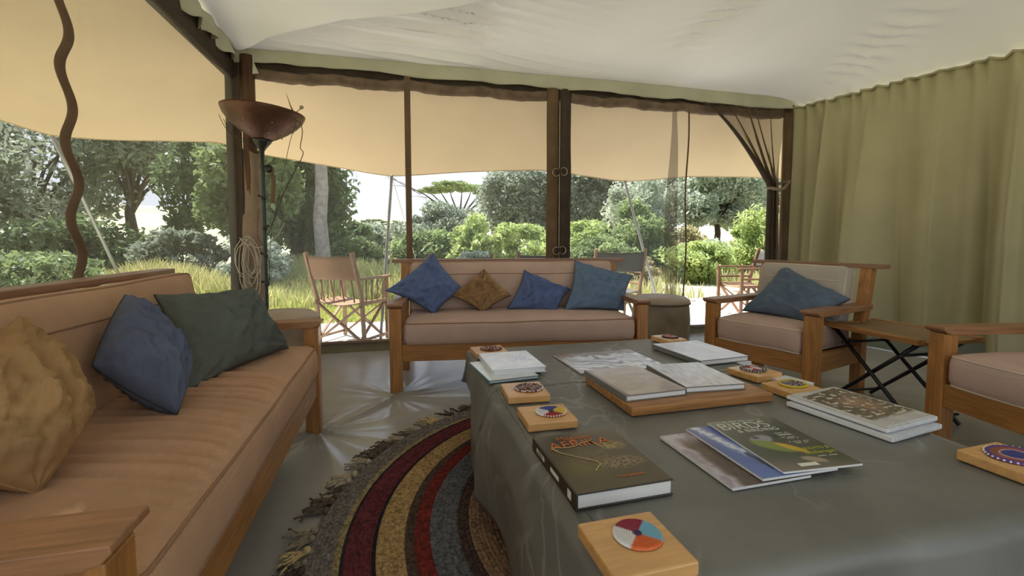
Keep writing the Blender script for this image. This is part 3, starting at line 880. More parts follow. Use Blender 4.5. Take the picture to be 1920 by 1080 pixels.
G1 = 'scatter cushions on the wooden sofa'
pillow([(0.250, 3.372, 0.872), (-0.085, 3.315, 0.612), (0.235, 3.155, 0.462), (0.450, 3.262, 0.61)], 0.15, M['blue'], 'large denim-blue cushion balanced on one corner by the sofa arm', 1, wr=0.026, group=G1)
pillow([(0.607, 3.291, 0.752), (0.355, 3.245, 0.576), (0.569, 3.130, 0.462), (0.785, 3.205, 0.565)], 0.12, M['ochre'], 'small crumpled ochre cushion between two blue ones', 2, wr=0.045, group=G1)
pillow([(0.905, 3.274, 0.742), (1.230, 3.190, 0.600), (1.080, 3.060, 0.462), (0.745, 3.155, 0.475)], 0.12, M['blue'], 'small denim-blue cushion tilted between ochre and steel-blue cushions', 3, wr=0.030, group=G1)
pillow([(1.285, 3.235, 0.812), (1.700, 3.125, 0.700), (1.560, 2.985, 0.462), (1.135, 3.055, 0.470)], 0.14, M['steel'], 'square steel-blue cushion at the end of the wooden sofa near the stool', 4, wr=0.024, group=G1)
pillow([(2.600, 2.655, 0.790), (2.630, 2.185, 0.610), (2.400, 2.205, 0.47), (2.300, 2.690, 0.478)], 0.15, M['teal'], 'steel-blue cushion turned on its corner in the armchair', 5, wr=0.018, group=None)
G2 = 'scatter cushions on the long tan sofa'
pillow([(-0.87, 1.955, 0.765), (-0.60, 2.16, 0.765), (-0.49, 2.262, 0.475), (-0.67, 1.680, 0.472)], 0.16, M['green'], 'broad dark sage-green cushion propped at the far sofa arm', 6, wr=0.018, group=G2)
pillow([(-0.83, 1.690, 0.795), (-0.80, 1.455, 0.630), (-0.62, 1.480, 0.472), (-0.64, 1.640, 0.60)], 0.19, M['navy'], 'slate-blue cushion standing on a corner between ochre and sage ones', 7, wr=0.018, pinch=-0.06, group=G2)
pillow([(-0.85, 1.30, 0.79), (-0.84, 0.99, 0.62), (-0.70, 1.08, 0.470), (-0.68, 1.235, 0.585)], 0.19, M['ochre'], 'big ochre cushion standing on its corner on the long tan sofa', 8, wr=0.020, pinch=-0.04, group=G2, pmat='ochre')
pillow([(-0.97, 0.92, 0.70), (-0.93, 1.25, 0.62), (-0.84, 1.22, 0.475), (-0.88, 0.88, 0.475)], 0.10, M['green'], 'dark green cushion mostly hidden behind the big ochre cushion', 9, group=G2)

# ------------------------------------------------------------------ low table with canvas cloth
TX0, TX1, TY0, TY1, TZ = 0.325, 1.47, 0.60, 2.26, 0.425
tb = empty('low_table', (0.9, 1.4, 0), label='low wooden table almost hidden by the green canvas cloth', cat='table')
def W2(p): return (p[0] - 0.9, p[1] - 1.4, p[2])
MB().box(W2(((TX0 + TX1) / 2, (TY0 + TY1) / 2, 0.400)), (TX1 - TX0 - 0.03, TY1 - TY0 - 0.03, 0.03)).build('tabletop', M['wood_y'], tb)
for x in (TX0 + 0.055, TX1 - 0.055):
    for y in (TY0 + 0.06, TY1 - 0.06):
        MB().box(W2((x, y, 0.193)), (0.07, 0.07, 0.384)).build('leg', M['wood_z'], tb, bevel=0.004)
for y in (TY0 + 0.06, TY1 - 0.06):
    MB().box(W2(((TX0 + TX1) / 2, y, 0.345)), (TX1 - TX0 - 0.18, 0.025, 0.07)).build('apron', M['wood_x'], tb)
for x in (TX0 + 0.055, TX1 - 0.055):
    MB().box(W2((x, (TY0 + TY1) / 2, 0.345)), (0.025, TY1 - TY0 - 0.19, 0.07)).build('apron', M['wood_y'], tb)

def cloth_pt(sx, sy):
    """sx, sy: distance along the cloth from the table centre; folds over the edges"""
    hx, hy = (TX1 - TX0) / 2, (TY1 - TY0) / 2
    cx_, cy_ = (TX0 + TX1) / 2, (TY0 + TY1) / 2
    rr = 0.028
    def over(s_, h):
        a = abs(s_); sg = 1 if s_ > 0 else -1
        if a <= h - rr: return s_, 0.0
        q = a - (h - rr)
        if q < rr * math.pi / 2:
            th = q / rr
            return sg * (h - rr + rr * math.sin(th)), -(rr - rr * math.cos(th))
        return sg * h, -rr - (q - rr * math.pi / 2)
    x, dx_ = over(sx, hx); y, dy_ = over(sy, hy)
    dz = min(dx_, dy_)
    d = -dz
    flare = 0.0
    if d > 0.02:
        if dx_ < -0.02 and dx_ <= dy_:
            w = (0.5 + 0.5 * math.sin(sy * 6.5 + 1.6 * nz(sy * 2, 3))) * 0.055 * min(1, d / 0.2) + 0.03 * d
            # the lower cloth swells out beyond the fold line
            if sx < 0 and sy < 0.17: w += 0.035 * min(1, (0.17 - sy) / 0.10) * min(1, d / 0.12)
            x += (w if sx > 0 else -w)
        if dy_ < -0.02 and dy_ <= dx_:
            w = (0.5 + 0.5 * math.sin(sx * 8 + 1.6 * nz(sx * 2, 5))) * 0.045 * min(1, d / 0.2)
            y += (w if sy > 0 else -w)
    z = TZ + dz
    if d < 0.01:
        z += 0.0016 * nz(x * 3, y * 3) + 0.0022 * math.exp(-((sy - 0.185 - 0.03 * nz(sx * 2, 2)) / 0.012) ** 2) + 0.0015 * math.exp(-((sy - 0.33 + 0.05 * sx) / 0.012) ** 2)
    if sx < -hx + 0.06: z += 0.008 * math.exp(-((sy - 0.20) / 0.03) ** 2)
    return (cx_ + x, cy_ + y, z)
hx, hy = (TX1 - TX0) / 2, (TY1 - TY0) / 2
def cl(u, v):
    sx = -hx - 0.30 + (2 * hx + 0.52) * u
    sy = -hy - 0.36 + (2 * hy + 0.36 + 0.16) * v
    # ragged hem: shorter at the far end
    if sx < -hx:
        tt = max(0.0, min(1.0, (0.66 - sy) / 0.5)); k = (0.145 + 0.165 * tt * tt * (3 - 2 * tt) + 0.012 * math.sin(sy * 9)) / 0.30
        sx = -hx + (sx + hx) * k
    p_ = cloth_pt(sx, sy)
    return (p_[0], p_[1], max(p_[2], 0.03 + 0.01 * nz(sx * 9, sy * 9)))
cloth = MB().grid(cl, 150, 190).build('tablecloth', M['cloth'], smooth=True, solid=0.0025)
tag(cloth, 'faded dark green canvas cloth draped over the low table', 'tablecloth')
def seamline(x_off, name='stitched_seam'):
    pts = []
    for i in range(60):
        sy = -hy - 0.3 + (hy + 0.47) * i / 59
        p_ = cloth_pt(-hx + x_off, sy); pts.append((p_[0], p_[1], p_[2] + 0.0022))
    MB().tube(pts, 0.0018, 5).build(name, M['cloth'], cloth, smooth=True)
seamline(0.012); seamline(0.035)
pts = []
for i in range(50):
    sx = -hx - 0.14 + (hx * 2 + .1) * i / 49
    p_ = cloth_pt(sx, 0.178 + 0.02 * nz(sx * 2, 2)); pts.append((p_[0], p_[1], p_[2] + 0.001))
MB().tube(pts, lambda t: 0.0045 * (1 - 0.6 * t), 6).build('folded_edge', M['cloth'], cloth, smooth=True)

# ------------------------------------------------------------------ round rug
RC = (0.97, 1.42)
BANDS = [  # outer radius, inner radius, colour, second colour
    (1.250, 1.172, (138, 130, 122), (112, 108, 106)), (1.172, 1.152, (176, 156, 112), (150, 134, 96)), (1.152, 1.142, (52, 48, 50), (40, 38, 42)),
    (1.142, 1.062, (120, 52, 62), (92, 42, 52)), (1.062, 1.050, (46, 44, 48), (38, 36, 40)), (1.050, 0.965, (200, 168, 116), (176, 144, 98)),
    (0.965, 0.935, (96, 78, 66), (76, 62, 56)), (0.935, 0.885, (140, 50, 44), (112, 42, 40)), (0.885, 0.795, (116, 118, 124), (92, 94, 102)),
    (0.795, 0.755, (92, 70, 64), (66, 50, 50)), (0.755, 0.58, (164, 132, 104), (134, 106, 84)), (0.58, 0.50, (120, 52, 62), (92, 42, 52)),
    (0.50, 0.36, (200, 168, 116), (176, 144, 98)), (0.36, 0.001, (116, 118, 124), (92, 94, 102))]
rug = empty('round_rug', (RC[0], RC[1], 0), label='round braided wool rug in red, cream and grey rings with knotted fringe', cat='rug')
for k, (ro, ri, ca, cb) in enumerate(BANDS):
    m_ = mat('rug wool %d' % k, ca, rough=0.95, alt=tuple(int(q * .72) for q in cb), scale=85, bump=1.0, bscale=85, detail=3)
    rows = max(1, int(round((ro - ri) / 0.014))); 
    nseg = 220
    def f(u, v, ro=ro, ri=ri, rows=rows):
        a = 2 * math.pi * u
        r_ = ro + (ri - ro) * v
        ph = v * rows * math.pi
        z = 0.012 + 0.0026 * abs(math.sin(ph)) + 0.0030 * math.sin(a * r_ * 330 + (int(v * rows) % 2) * 3.1) * abs(math.sin(ph)) 
        w = 1 + 0.012 * nz(math.cos(a) * 1.3, math.sin(a) * 1.3, 4)
        return (r_ * w * math.cos(a), r_ * w * math.sin(a), z + 0.004)
    nv = rows * 4 + 1
    MB().grid(f, 700 if ri > 0.55 else 160, nv if nv > 4 else 5, closed_u=True).build('band', m_, rug, smooth=True)
MB().lathe([(0.001, 0.004), (1.25, 0.004), (1.262, 0.006), (1.255, 0.014)], 128).build('backing', M['rope'], rug, smooth=True)
yarn = [mat('yarn %d' % i, c_, rough=0.95, var=0.2, scale=50, bump=0.5, bscale=120) for i, c_ in enumerate([(172, 158, 136), (96, 82, 70), (140, 128, 108), (76, 60, 56), (186, 164, 116), (88, 84, 72)])]
protos = []
for k in range(8):
    r2 = random.Random(100 + k)
    mb = MB()
    # a knot close to the rug, then loose wool ends
    mb.ball((0.012, 0, 0.012), 0.0125, 7)
    for s_ in range(5):
        a = r2.uniform(-0.55, 0.55); L_ = r2.uniform(0.055, 0.10)
        pts = [(0.0, 0, 0.010)]
        bend = r2.uniform(-0.9, 0.9)
        x, y = 0.01, 0.0
        for i in range(6):
            a2 = a + bend * i / 5 + r2.uniform(-.25, .25)
            x += L_ / 6 * math.cos(a2); y += L_ / 6 * math.sin(a2)
            pts.append((x, y, 0.007 + 0.008 * abs(math.sin(i * 1.1 + s_)) * r2.random()))
        mb.tube(pts, lambda t: 0.0042 * (1 - 0.25 * t), 5)
    protos.append(mb)
nt2 = 86
meshes = {}
for i in range(nt2):
    a = math.pi * 0.44 + i / nt2 * math.pi * 1.12 + rnd.uniform(-.006, .006)
    if rnd.random() < 0.08: continue
    k = rnd.randrange(8)
    ym = (i // 5 + (0 if rnd.random() < .7 else rnd.randrange(6))) % 6
    if (k, ym) not in meshes: meshes[(k, ym)] = protos[k].mesh('tassel', yarn[ym], True)
    o = link('tassel', meshes[(k, ym)], rug)
    o.location = (1.243 * math.cos(a), 1.243 * math.sin(a), 0.003)
    o.rotation_euler = (0, 0, a + rnd.uniform(-.5, .5)); s_ = rnd.uniform(0.85, 1.25); o.scale = (s_, s_, s_)

# ------------------------------------------------------------------ things on the table
TOP = TZ + 0.0042
def corners_frame(cs):
    """centre, size and angle of a near-rectangle given as far-left, far-right, near-right, near-left"""
    p_ = [Vector((a, b)) for a, b in cs]
    ctr = sum(p_, Vector((0, 0))) / 4
    ex = ((p_[1] - p_[0]) + (p_[2] - p_[3])) / 2
    ey = ((p_[0] - p_[3]) + (p_[1] - p_[2])) / 2
    return ctr, ex.length, ey.length, math.atan2(ex.y, ex.x)

def beaded_disc(parent, z, rx, ry, paint, n=44, rings=9, thick=0.006, off=(0, 0), rot=0):
    """flat beadwork in concentric rows; paint(r, angle) gives sRGB"""
    mb = MB(); cols = []
    prof = []
    for i in range(rings * 2 + 1):
        rr = i / (rings * 2)
        prof.append((rr, thick * (0.60 + (0.40 if i % 2 else 0.0))))
    prof.append((1.03, thick * 0.3))
    for (rr, zz) in prof:
        for k in range(n):
            a = 2 * math.pi * k / n
            w = 1 + 0.03 * nz(math.cos(a) * 2, math.sin(a) * 2, rx * 90)
            mb.v.append((off[0] + rr * w * rx * math.cos(a + rot), off[1] + rr * w * ry * math.sin(a + rot), z + zz))
            cols.append((*lin(paint(min(1, rr), (a / (2 * math.pi)) % 1)), 1))
    for i in range(len(prof) - 1):
        for k in range(n):
            l = (k + 1) % n
            mb.f.append((i * n + k, i * n + l, (i + 1) * n + l, (i + 1) * n + k))
    mb.c = cols
    o = mb.build('beaded_disc', M['bead'], parent, smooth=True)
    return o

def ring_beads(parent, z, rx, ry, count, r, m, off=(0, 0)):
    mb = MB()
    for k in range(count):
        a = 2 * math.pi * k / count
        mb.ball((off[0] + rx * math.cos(a), off[1] + ry * math.sin(a), z), r, 5)
    mb.build('bead_edging', m, parent, smooth=True)

def quart(cols, hub, ph):
    def f(r, a):
        if r < 0.2: return hub
        c_ = cols[int(((a + ph) % 1) * 4) % 4]
        return c_
    return f
def rings(cols):
    def f(r, a):
        for lim, c_ in cols:
            if r <= lim: return c_
        return cols[-1][1]
    return f
def speckle(base, dots, seed):
    def f(r, a):
        v_ = nz(r * 9 + seed, math.cos(a * 6.283) * 5, math.sin(a * 6.283) * 5)
        return dots if v_ > 0.22 else (tuple(int(q * 0.55) for q in base) if v_ < -0.2 else base)
    return f
WHITEB = mat('white beads', (236, 230, 226), rough=0.3, var=0.0)
REDB = mat('dark red beads', (120, 36, 44), rough=0.3, var=0.1)
YELB = mat('yellow beads', (216, 196, 60), rough=0.3, var=0.1)
DKB = mat('black beads', (36, 30, 40), rough=0.3, var=0.1)
GB = 'wooden coaster blocks with beadwork'
def coaster(cs, rx, ry, paint, label, off=(0, 0), edge=None, th=0.026, rot=0):
    ctr, w, d, a = corners_frame(cs)
    t = empty('coaster_block', (ctr.x, ctr.y, TOP), a, label=label, cat='coaster', group=GB)
    MB().box((0, 0, th / 2), (w, d, th)).build('wooden_block', M['block'], t, bevel=0.004)
    beaded_disc(t, th, rx, ry, paint, off=off, rot=rot)
    if edge: ring_beads(t, th + 0.004, rx * 1.0, ry * 1.0, edge[1], 0.0026, edge[0], off)
    return t
coaster([(.33, 2.17), (.482, 2.178), (.488, 2.035), (.336, 2.022)], .050, .046, speckle((112, 44, 46), (214, 190, 184), 1), 'wooden block with dark red beadwork at the far table corner', (0.01, 0), (REDB, 30))
coaster([(.345, 1.585), (.49, 1.578), (.49, 1.433), (.348, 1.438)], .050, .046, speckle((96, 36, 38), (226, 206, 200), 4), 'wooden block with dark red white-dotted beadwork in front of the white book', (0.014, 0.0), (WHITEB, 22))
coaster([(.345, 1.345), (.495, 1.345), (.497, 1.207), (.350, 1.213)], .045, .040, quart([(228, 194, 48), (60, 76, 158), (224, 224, 232), (158, 38, 40)], (40, 50, 90), .125), 'wooden block with blue, yellow, red and white beaded disc', (0.014, 0), (WHITEB, 34))
coaster([(1.294, 2.198), (1.412, 2.206), (1.460, 2.075), (1.345, 2.058)], .042, .040, rings([(.35, (206, 60, 84)), (.7, (214, 150, 160)), (1, (52, 40, 56))]), 'wooden block with pink and black beaded disc beside the stool', (0.01, 0), (DKB, 30))
coaster([(1.269, 1.566), (1.409, 1.592), (1.445, 1.458), (1.312, 1.432)], .048, .044, lambda r, a: (224, 216, 216) if r > .88 and int(a * 40) % 2 else ((40, 36, 50) if r > .7 else ((170, 50, 56) if int(a * 5) % 2 else (226, 206, 204))), 'wooden block with black-edged red and white beads near the armchair', (0.0, 0.005), (DKB, 30))
coaster([(1.268, 1.370), (1.404, 1.392), (1.425, 1.245), (1.275, 1.237)], .050, .040, lambda r, a: (206, 186, 50) if r > .8 else speckle((86, 66, 96), (214, 200, 190), 8)(r, a), 'wooden block with yellow-rimmed beadwork near the spiral-bound books', (0.012, 0.01), (YELB, 34))
coaster([(.306, .755), (.458, .757), (.462, .615), (.315, .609)], .042, .042, quart([(120, 186, 218), (150, 36, 62), (228, 228, 232), (226, 104, 46)], (70, 40, 90), .125), 'wooden block with white, orange, light blue and crimson beaded disc', (0.012, 0.012), None, rot=0.0)
coaster([(1.298, .80), (1.450, .812), (1.512, .690), (1.359, .685)], .064, .050, rings([(.45, (46, 52, 140)), (.55, (226, 190, 190)), (.78, (150, 80, 66)), (1, (92, 56, 140))]), 'wooden block with blue-centred violet beadwork at the near table corner', (0.012, 0.0), (WHITEB, 30))

def slab(t, w, d, z0, z1, m, name, inset=(0, 0, 0, 0), bevel=0.0):
    l, r_, n_, f_ = inset
    return MB().box(((l - r_) / 2, (n_ - f_) / 2, (z0 + z1) / 2), (w - l - r_, d - n_ - f_, z1 - z0)).build(name, m, t, bevel=bevel)
def printed(t, w, d, z, fn, name='cover_print', nx=64, ny=84, m='print', curl=None):
    """flat printed face; fn(u, v) -> sRGB, v = 0 at the near edge"""
    mb = MB(); cols = []
    for j in range(ny):
        for i in range(nx):
            u, v = i / (nx - 1), j / (ny - 1)
            zz = z + (curl(u, v) if curl else 0)
            mb.v.append(((u - .5) * w, (v - .5) * d, zz)); cols.append((*lin(fn(u, v)), 1))
    for j in range(ny - 1):
        for i in range(nx - 1):
            mb.f.append((j * nx + i, j * nx + i + 1, (j + 1) * nx + i + 1, (j + 1) * nx + i))
    mb.c = cols
    return mb.build(name, M[m], t, smooth=True)
def mixc(a, b, t):
    t = max(0, min(1, t)); return tuple(a[i] * (1 - t) + b[i] * t for i in range(3))
def sstep(a, b, x):
    t = max(0, min(1, (x - a) / (b - a))); return t * t * (3 - 2 * t)
def fb(x, y, s_=0):
    return nz(x, y, s_) + .5 * nz(x * 2, y * 2, s_) + .25 * nz(x * 4, y * 4, s_)

def hardback(cs, th, label, cover, art, z=TOP, spine='left', group=None, mm='print', name='book', cover_th=0.003):
    ctr, w, d, a = corners_frame(cs)
    t = empty(name, (ctr.x, ctr.y, z), a, label=label, cat='book', group=group)
    slab(t, w, d, 0, cover_th, cover, 'back_cover', bevel=0.001)
    slab(t, w, d, cover_th, th - cover_th, M['paper'], 'pages', (0.004, 0.004, 0.004, 0.004))
    fc = slab(t, w, d, th - cover_th, th, cover, 'front_cover', bevel=0.001)
    MB().box((-w / 2 - 0.0005, 0, th / 2), (0.004, d, th)).build('spine', cover, t, bevel=0.0012)
    if art: printed(t, w - 0.002, d - 0.002, th + 0.0005, art, m=mm)
    return t, w, d

WHITEC = mat('white glossy board', (222, 226, 232), rough=0.25, var=0.04, spec=0.6)
GREYC = mat('grey board', (120, 118, 114), rough=0.4, var=0.08)
DARKC = mat('dark olive board', (54, 48, 36), rough=0.3, var=0.1, spec=0.5)
TEALC = mat('teal board', (92, 122, 126), rough=0.35, var=0.08)
def grey_art(a, b, s_, sc=4, lines=False):
    def f(u, v):
        c_ = mixc(a, b, 0.5 + 0.9 * fb(u * sc + s_, v * sc, s_))
        return c_
    return f
# thin pale book under the white one
hardback([(.302, 1.945), (.50, 1.965), (.52, 1.69), (.315, 1.662)], 0.012, 'thin pale book sticking out from under the white book', TEALC, grey_art((228, 234, 240), (206, 216, 224), 3), mm='print')
def speck_art(u, v):
    c_ = mixc((238, 240, 250), (220, 226, 242), 0.5 + fb(u * 5, v * 5, 2))
    r_ = math.hypot((u - .68) * 1.2, v - .55)
    if r_ < .3 and nz(u * 60, v * 60, 5) > 0.1 + r_ * 1.2: c_ = (104, 122, 158)
    return c_
hardback([(.346, 2.000), (.566, 2.006), (.566, 1.730), (.348, 1.726)], 0.021, 'white glossy hardback with a blue speckled patch, near the far corner', WHITEC, speck_art, z=TOP + 0.0125)
# wooden board in the middle with two books
ctr, w, d, a = corners_frame([(.675, 1.60), (1.215, 1.60), (1.20, 1.262), (.688, 1.243)])
bd = tag(MB().box((0, 0, 0.014), (w, d, 0.028)).build('wooden_board', M['wood_x'], bevel=0.004), 'flat wooden board in the table middle under two books', 'board')
bd.location = (ctr.x, ctr.y, TOP); bd.rotation_euler = (0, 0, a)
def taupe(u, v):
    c_ = mixc((174, 162, 158), (142, 132, 128), 0.5 + fb(u * 3, v * 7, 6))
    if u < .06: c_ = (104, 96, 90)
    return c_
hardback([(.668, 1.590), (.900, 1.610), (.918, 1.306), (.700, 1.300)], 0.020, 'worn taupe laminated book lying on the wooden board', GREYC, taupe, z=TOP + 0.0285)
def streak(u, v):
    c_ = mixc((220, 224, 238), (166, 170, 184), 0.5 + 0.8 * fb(u * 16, v * 5, 8))
    return c_
hardback([(.938, 1.605), (1.172, 1.592), (1.140, 1.312), (.930, 1.325)], 0.020, 'crinkled silvery book lying on the wooden board beside the taupe one', GREYC, streak, z=TOP + 0.0285)
hardback([(1.235, 2.030), (1.500, 2.050), (1.494, 1.715), (1.232, 1.690)], 0.022, 'large pale lilac hardback beside the pink beaded block', GREYC, grey_art((214, 212, 226), (192, 192, 208), 11, 3))
hardback([(1.395, 1.45), (1.478, 1.47), (1.478, 1.36), (1.400, 1.34)], 0.010, 'small white booklet peeping out behind the yellow-rimmed block', WHITEC, None)

# two zebra-cover magazines
def zebra(s_):
    def f(u, v):
        q = math.sin((v * 13 + u * 5 + 2.2 * fb(u * 3 + s_, v * 3, s_)) * 2.2)
        wht = mixc((226, 226, 234), (180, 186, 204), .5 + fb(u * 3, v * 3, 1))
        k = sstep(.25, .45, q) * (0.35 + 0.65 * sstep(.15, .7, u + .25 * nz(v * 5, s_)))
        c_ = mixc(wht, (92, 84, 74), k)
        if v > .82 + .1 * nz(u * 6, s_): c_ = mixc(c_, (112, 92, 70), .7)
        return c_
    return f
def mag(cs, th, label, art, z=TOP, name='magazine', group=None, curl=None):
    ctr, w, d, a = corners_frame(cs)
    t = empty(name, (ctr.x, ctr.y, z), a, label=label, cat='magazine', group=group)
    slab(t, w, d, 0, th, M['paper'], 'pages', bevel=0.001)
    printed(t, w, d, th + 0.0006, art)
    return t, w, d
mag([(.708, 1.985), (.968, 2.020), (.925, 1.700), (.692, 1.712)], 0.006, 'glossy magazine with a zebra cover, lying behind the taupe book', zebra(1), group='zebra magazines')
mag([(.940, 2.022), (1.092, 2.016), (1.094, 1.712), (.935, 1.690)], 0.005, 'second zebra-print magazine tucked against the first one', zebra(7), group='zebra magazines', z=TOP + 0.0005)

# big wildlife hardback: MAGISKE AFRIKA
def leopard(u, v):
    base = mixc((70, 60, 34), (44, 40, 30), v)
    base = mixc(base, (104, 92, 44), 0.8 * math.exp(-(((u - .28) / .3) ** 2 + ((v - .38) / .22) ** 2)))
    base = mixc(base, (96, 90, 78), 0.6 * sstep(.86, 1, v))
    # face of the cat
    fx_, fy_ = (u - .46) / .24, (v - .50) / .17
    rr = math.hypot(fx_, fy_)
    if rr < 1:
        base = mixc(base, mixc((110, 92, 58), (58, 48, 32), .5 + fb(u * 22, v * 22, 3)), .8 * (1 - rr ** 4))
    ex = (u > .5 and v < .5)
    bx_, by_ = (u - .70) / .32, (v - .36) / .12
    if math.hypot(bx_, by_) < 1:
        sp = nz(u * 34, v * 34, 9)
        base = mixc(base, (158, 140, 96) if sp > -.05 else (50, 42, 30), .75 * (1 - math.hypot(bx_, by_) ** 3))
    gx_, gy_ = (u - .78) / .2, (v - .66) / .1
    if math.hypot(gx_, gy_) < 1:
        base = mixc(base, (176, 160, 62), .8 * (1 - math.hypot(gx_, gy_) ** 2) * (.5 + .7 * sstep(-.2, .4, nz(u * 30, v * 30, 2))))
    return base
bk, w, d = hardback([(.337, 1.108), (.556, 1.110), (.553, .838), (.331, .826)], 0.034, 'thick wildlife hardback with a leopard and orange title AFRIKA', DARKC, leopard)
zt = 0.0355
text('AFRIKA', 0.050, M['otext'], bk, (-0.012, d * .5 - 0.067, zt), name='title', sx=0.98, ext=0.0004)
text('Magiske', 0.030, M['otext'], bk, (-0.015, d * .5 - 0.033, zt), name='title', sx=0.95)
text('Tom Schandy', 0.012, M['otext'], bk, (0.035, -d * .5 + 0.040, zt), name='author_line')
# bright rim line round the animal's head
rim = [(-.35, .22), (-.40, .27), (-.36, .30), (-.22, .26), (-.12, .285), (-.02, .34), (.06, .35), (.10, .30), (.12, .24), (.15, .19)]
rim2 = [(-.40, .27), (-.36, .18), (-.26, .08), (-.16, -.02), (-.06, -.10), (-.04, -.18), (-.12, -.26), (-.15, -.30)]
GOLD = mat('gold rim print', (196, 184, 120), rough=0.5, var=0.1)
for k, ln in enumerate((rim, rim2)):
    pts = [Vector((x * w, y * d * .78, 0.0357)) for x, y in ln]
    mb = MB()
    for a_, b_ in zip(pts, pts[1:]): mb.bar(a_, b_, 0.0022, 0.0004)
    mb.build('cover_line', GOLD, bk)
for (yy, ln, h_) in ((0.075, 0.055, 0.010), (-0.02, 0.05, 0.010)):
    MB().box((-w / 2 - 0.0028, yy, 0.017), (0.0006, ln, h_)).build('spine_lettering', M['ltext'], bk)
MB().box((-w / 2 - 0.0030, -0.105, 0.017), (0.0006, 0.018, 0.018)).build('spine_badge', M['ltext'], bk)
text('AFRIKA', 0.012, DARKC, bk, (-w / 2 - 0.0034, 0.075, 0.017), (R(90), 0, R(-90)), name='spine_title')

# three magazines fanned out
GM = 'magazines fanned out beside the leopard book'
def hide(u, v):
    c_ = mixc((196, 190, 206), (150, 142, 160), .5 + fb(u * 8, v * 8, 4))
    k = sstep(.10, .22, u + .05 * fb(v * 6, 1, 3)) * sstep(.95, .7, v)
    fur = mixc((96, 70, 58), (48, 36, 32), .5 + nz(u * 60, v * 14, 3))
    return mixc(c_, fur, k)
mag([(.690, 1.092), (.905, 1.095), (.895, .824), (.684, .815)], 0.006, 'magazine with a shaggy brown animal on the cover, lowest of the fan', hide, group=GM)
def bluec(u, v):
    c_ = mixc((88, 118, 190), (60, 84, 160), v)
    k = math.exp(-((u - .12 - .25 * (1 - v)) / .07) ** 2) * sstep(.25, .5, v)
    c_ = mixc(c_, (214, 222, 240), min(1, k * (1.1 + nz(u * 20, v * 20))))
    if abs(u - .26 - .12 * (.4 - v)) < .03 and .12 < v < .42: c_ = (58, 66, 92)
    return c_
bl, w, d = mag([(.775, 1.105), (.985, 1.100), (.975, .826), (.770, .820)], 0.006, 'blue-sky magazine in the middle of the fanned three', bluec, z=TOP + 0.0075, group=GM)
def birdc(u, v):
    c_ = mixc((66, 78, 66), (50, 58, 46), u)
    c_ = mixc(c_, (120, 128, 116), .8 * sstep(.7, .98, v) * (1 - .5 * u))
    c_ = mixc(c_, (128, 112, 104), sstep(.3, .05, v + .15 * u) * .8)
    for (cx_, cy_, rx_, ry_, cc, an) in ((.34, .56, .17, .085, (146, 150, 164), .2), (.36, .42, .24, .10, (126, 144, 64), -.5), (.54, .36, .17, .055, (214, 172, 46), -.75), (.30, .60, .05, .03, (60, 62, 78), 0), (.56, .60, .07, .02, (52, 52, 60), -.4), (.56, .14, .14, .05, (164, 148, 132), -.3)):
        dx_, dy_ = (u - cx_), (v - cy_)
        x_ = dx_ * math.cos(an) + dy_ * math.sin(an); y_ = -dx_ * math.sin(an) + dy_ * math.cos(an)
        q = math.hypot(x_ / rx_, y_ / ry_)
        c_ = mixc(c_, cc, sstep(1.15, .75, q))
    return c_
bi, w, d = mag([(.846, 1.110), (1.064, 1.098), (1.036, .816), (.832, .826)], 0.005, 'magazine titled BIRDS with a green and yellow bird, topmost of the fan', birdc, z=TOP + 0.0150, group=GM)
zt = 0.0062
serif_z = zt
text('BIRDS', 0.058, M['ltext'], bi, (-0.020, d * .5 - 0.040, zt), name='title', sx=1.02)
text('& BIRDING', 0.026, M['ltext'], bi, (0.0, d * .5 - 0.072, zt), name='title', sx=1.0)
text('DRINK', 0.014, M['ltext'], bi, (0.048, 0.030, zt), name='cover_line')
text('THREATS &', 0.017, M['ytext'], bi, (0.055, -0.052, zt), name='cover_line', sx=1.1)
text('challenges', 0.021, M['ytext'], bi, (0.058, -0.072, zt), name='cover_line')
for k, (x, y, l_) in enumerate(((0.046, 0.042, .05), (0.052, 0.016, .05), (0.055, 0.008, .04), (0.056, -0.012, .06), (0.058, -0.02, .04), (0.06, -0.092, .06), (0.0, d * .5 - .008, .12))):
    mb = MB()
    n_ = int(l_ / 0.006)
    for i in range(n_):
        if (i * 7 + k) % 5: mb.box((x + (i - n_ / 2) * 0.006, y, zt), (0.0042, 0.0026, 0.0003))
    mb.build('small_print', M['ltext'], bi)
MB().box((-0.022, -d / 2 + 0.020, zt), (0.05, 0.014, 0.0003)).build('barcode_box', M['ltext'], bi)

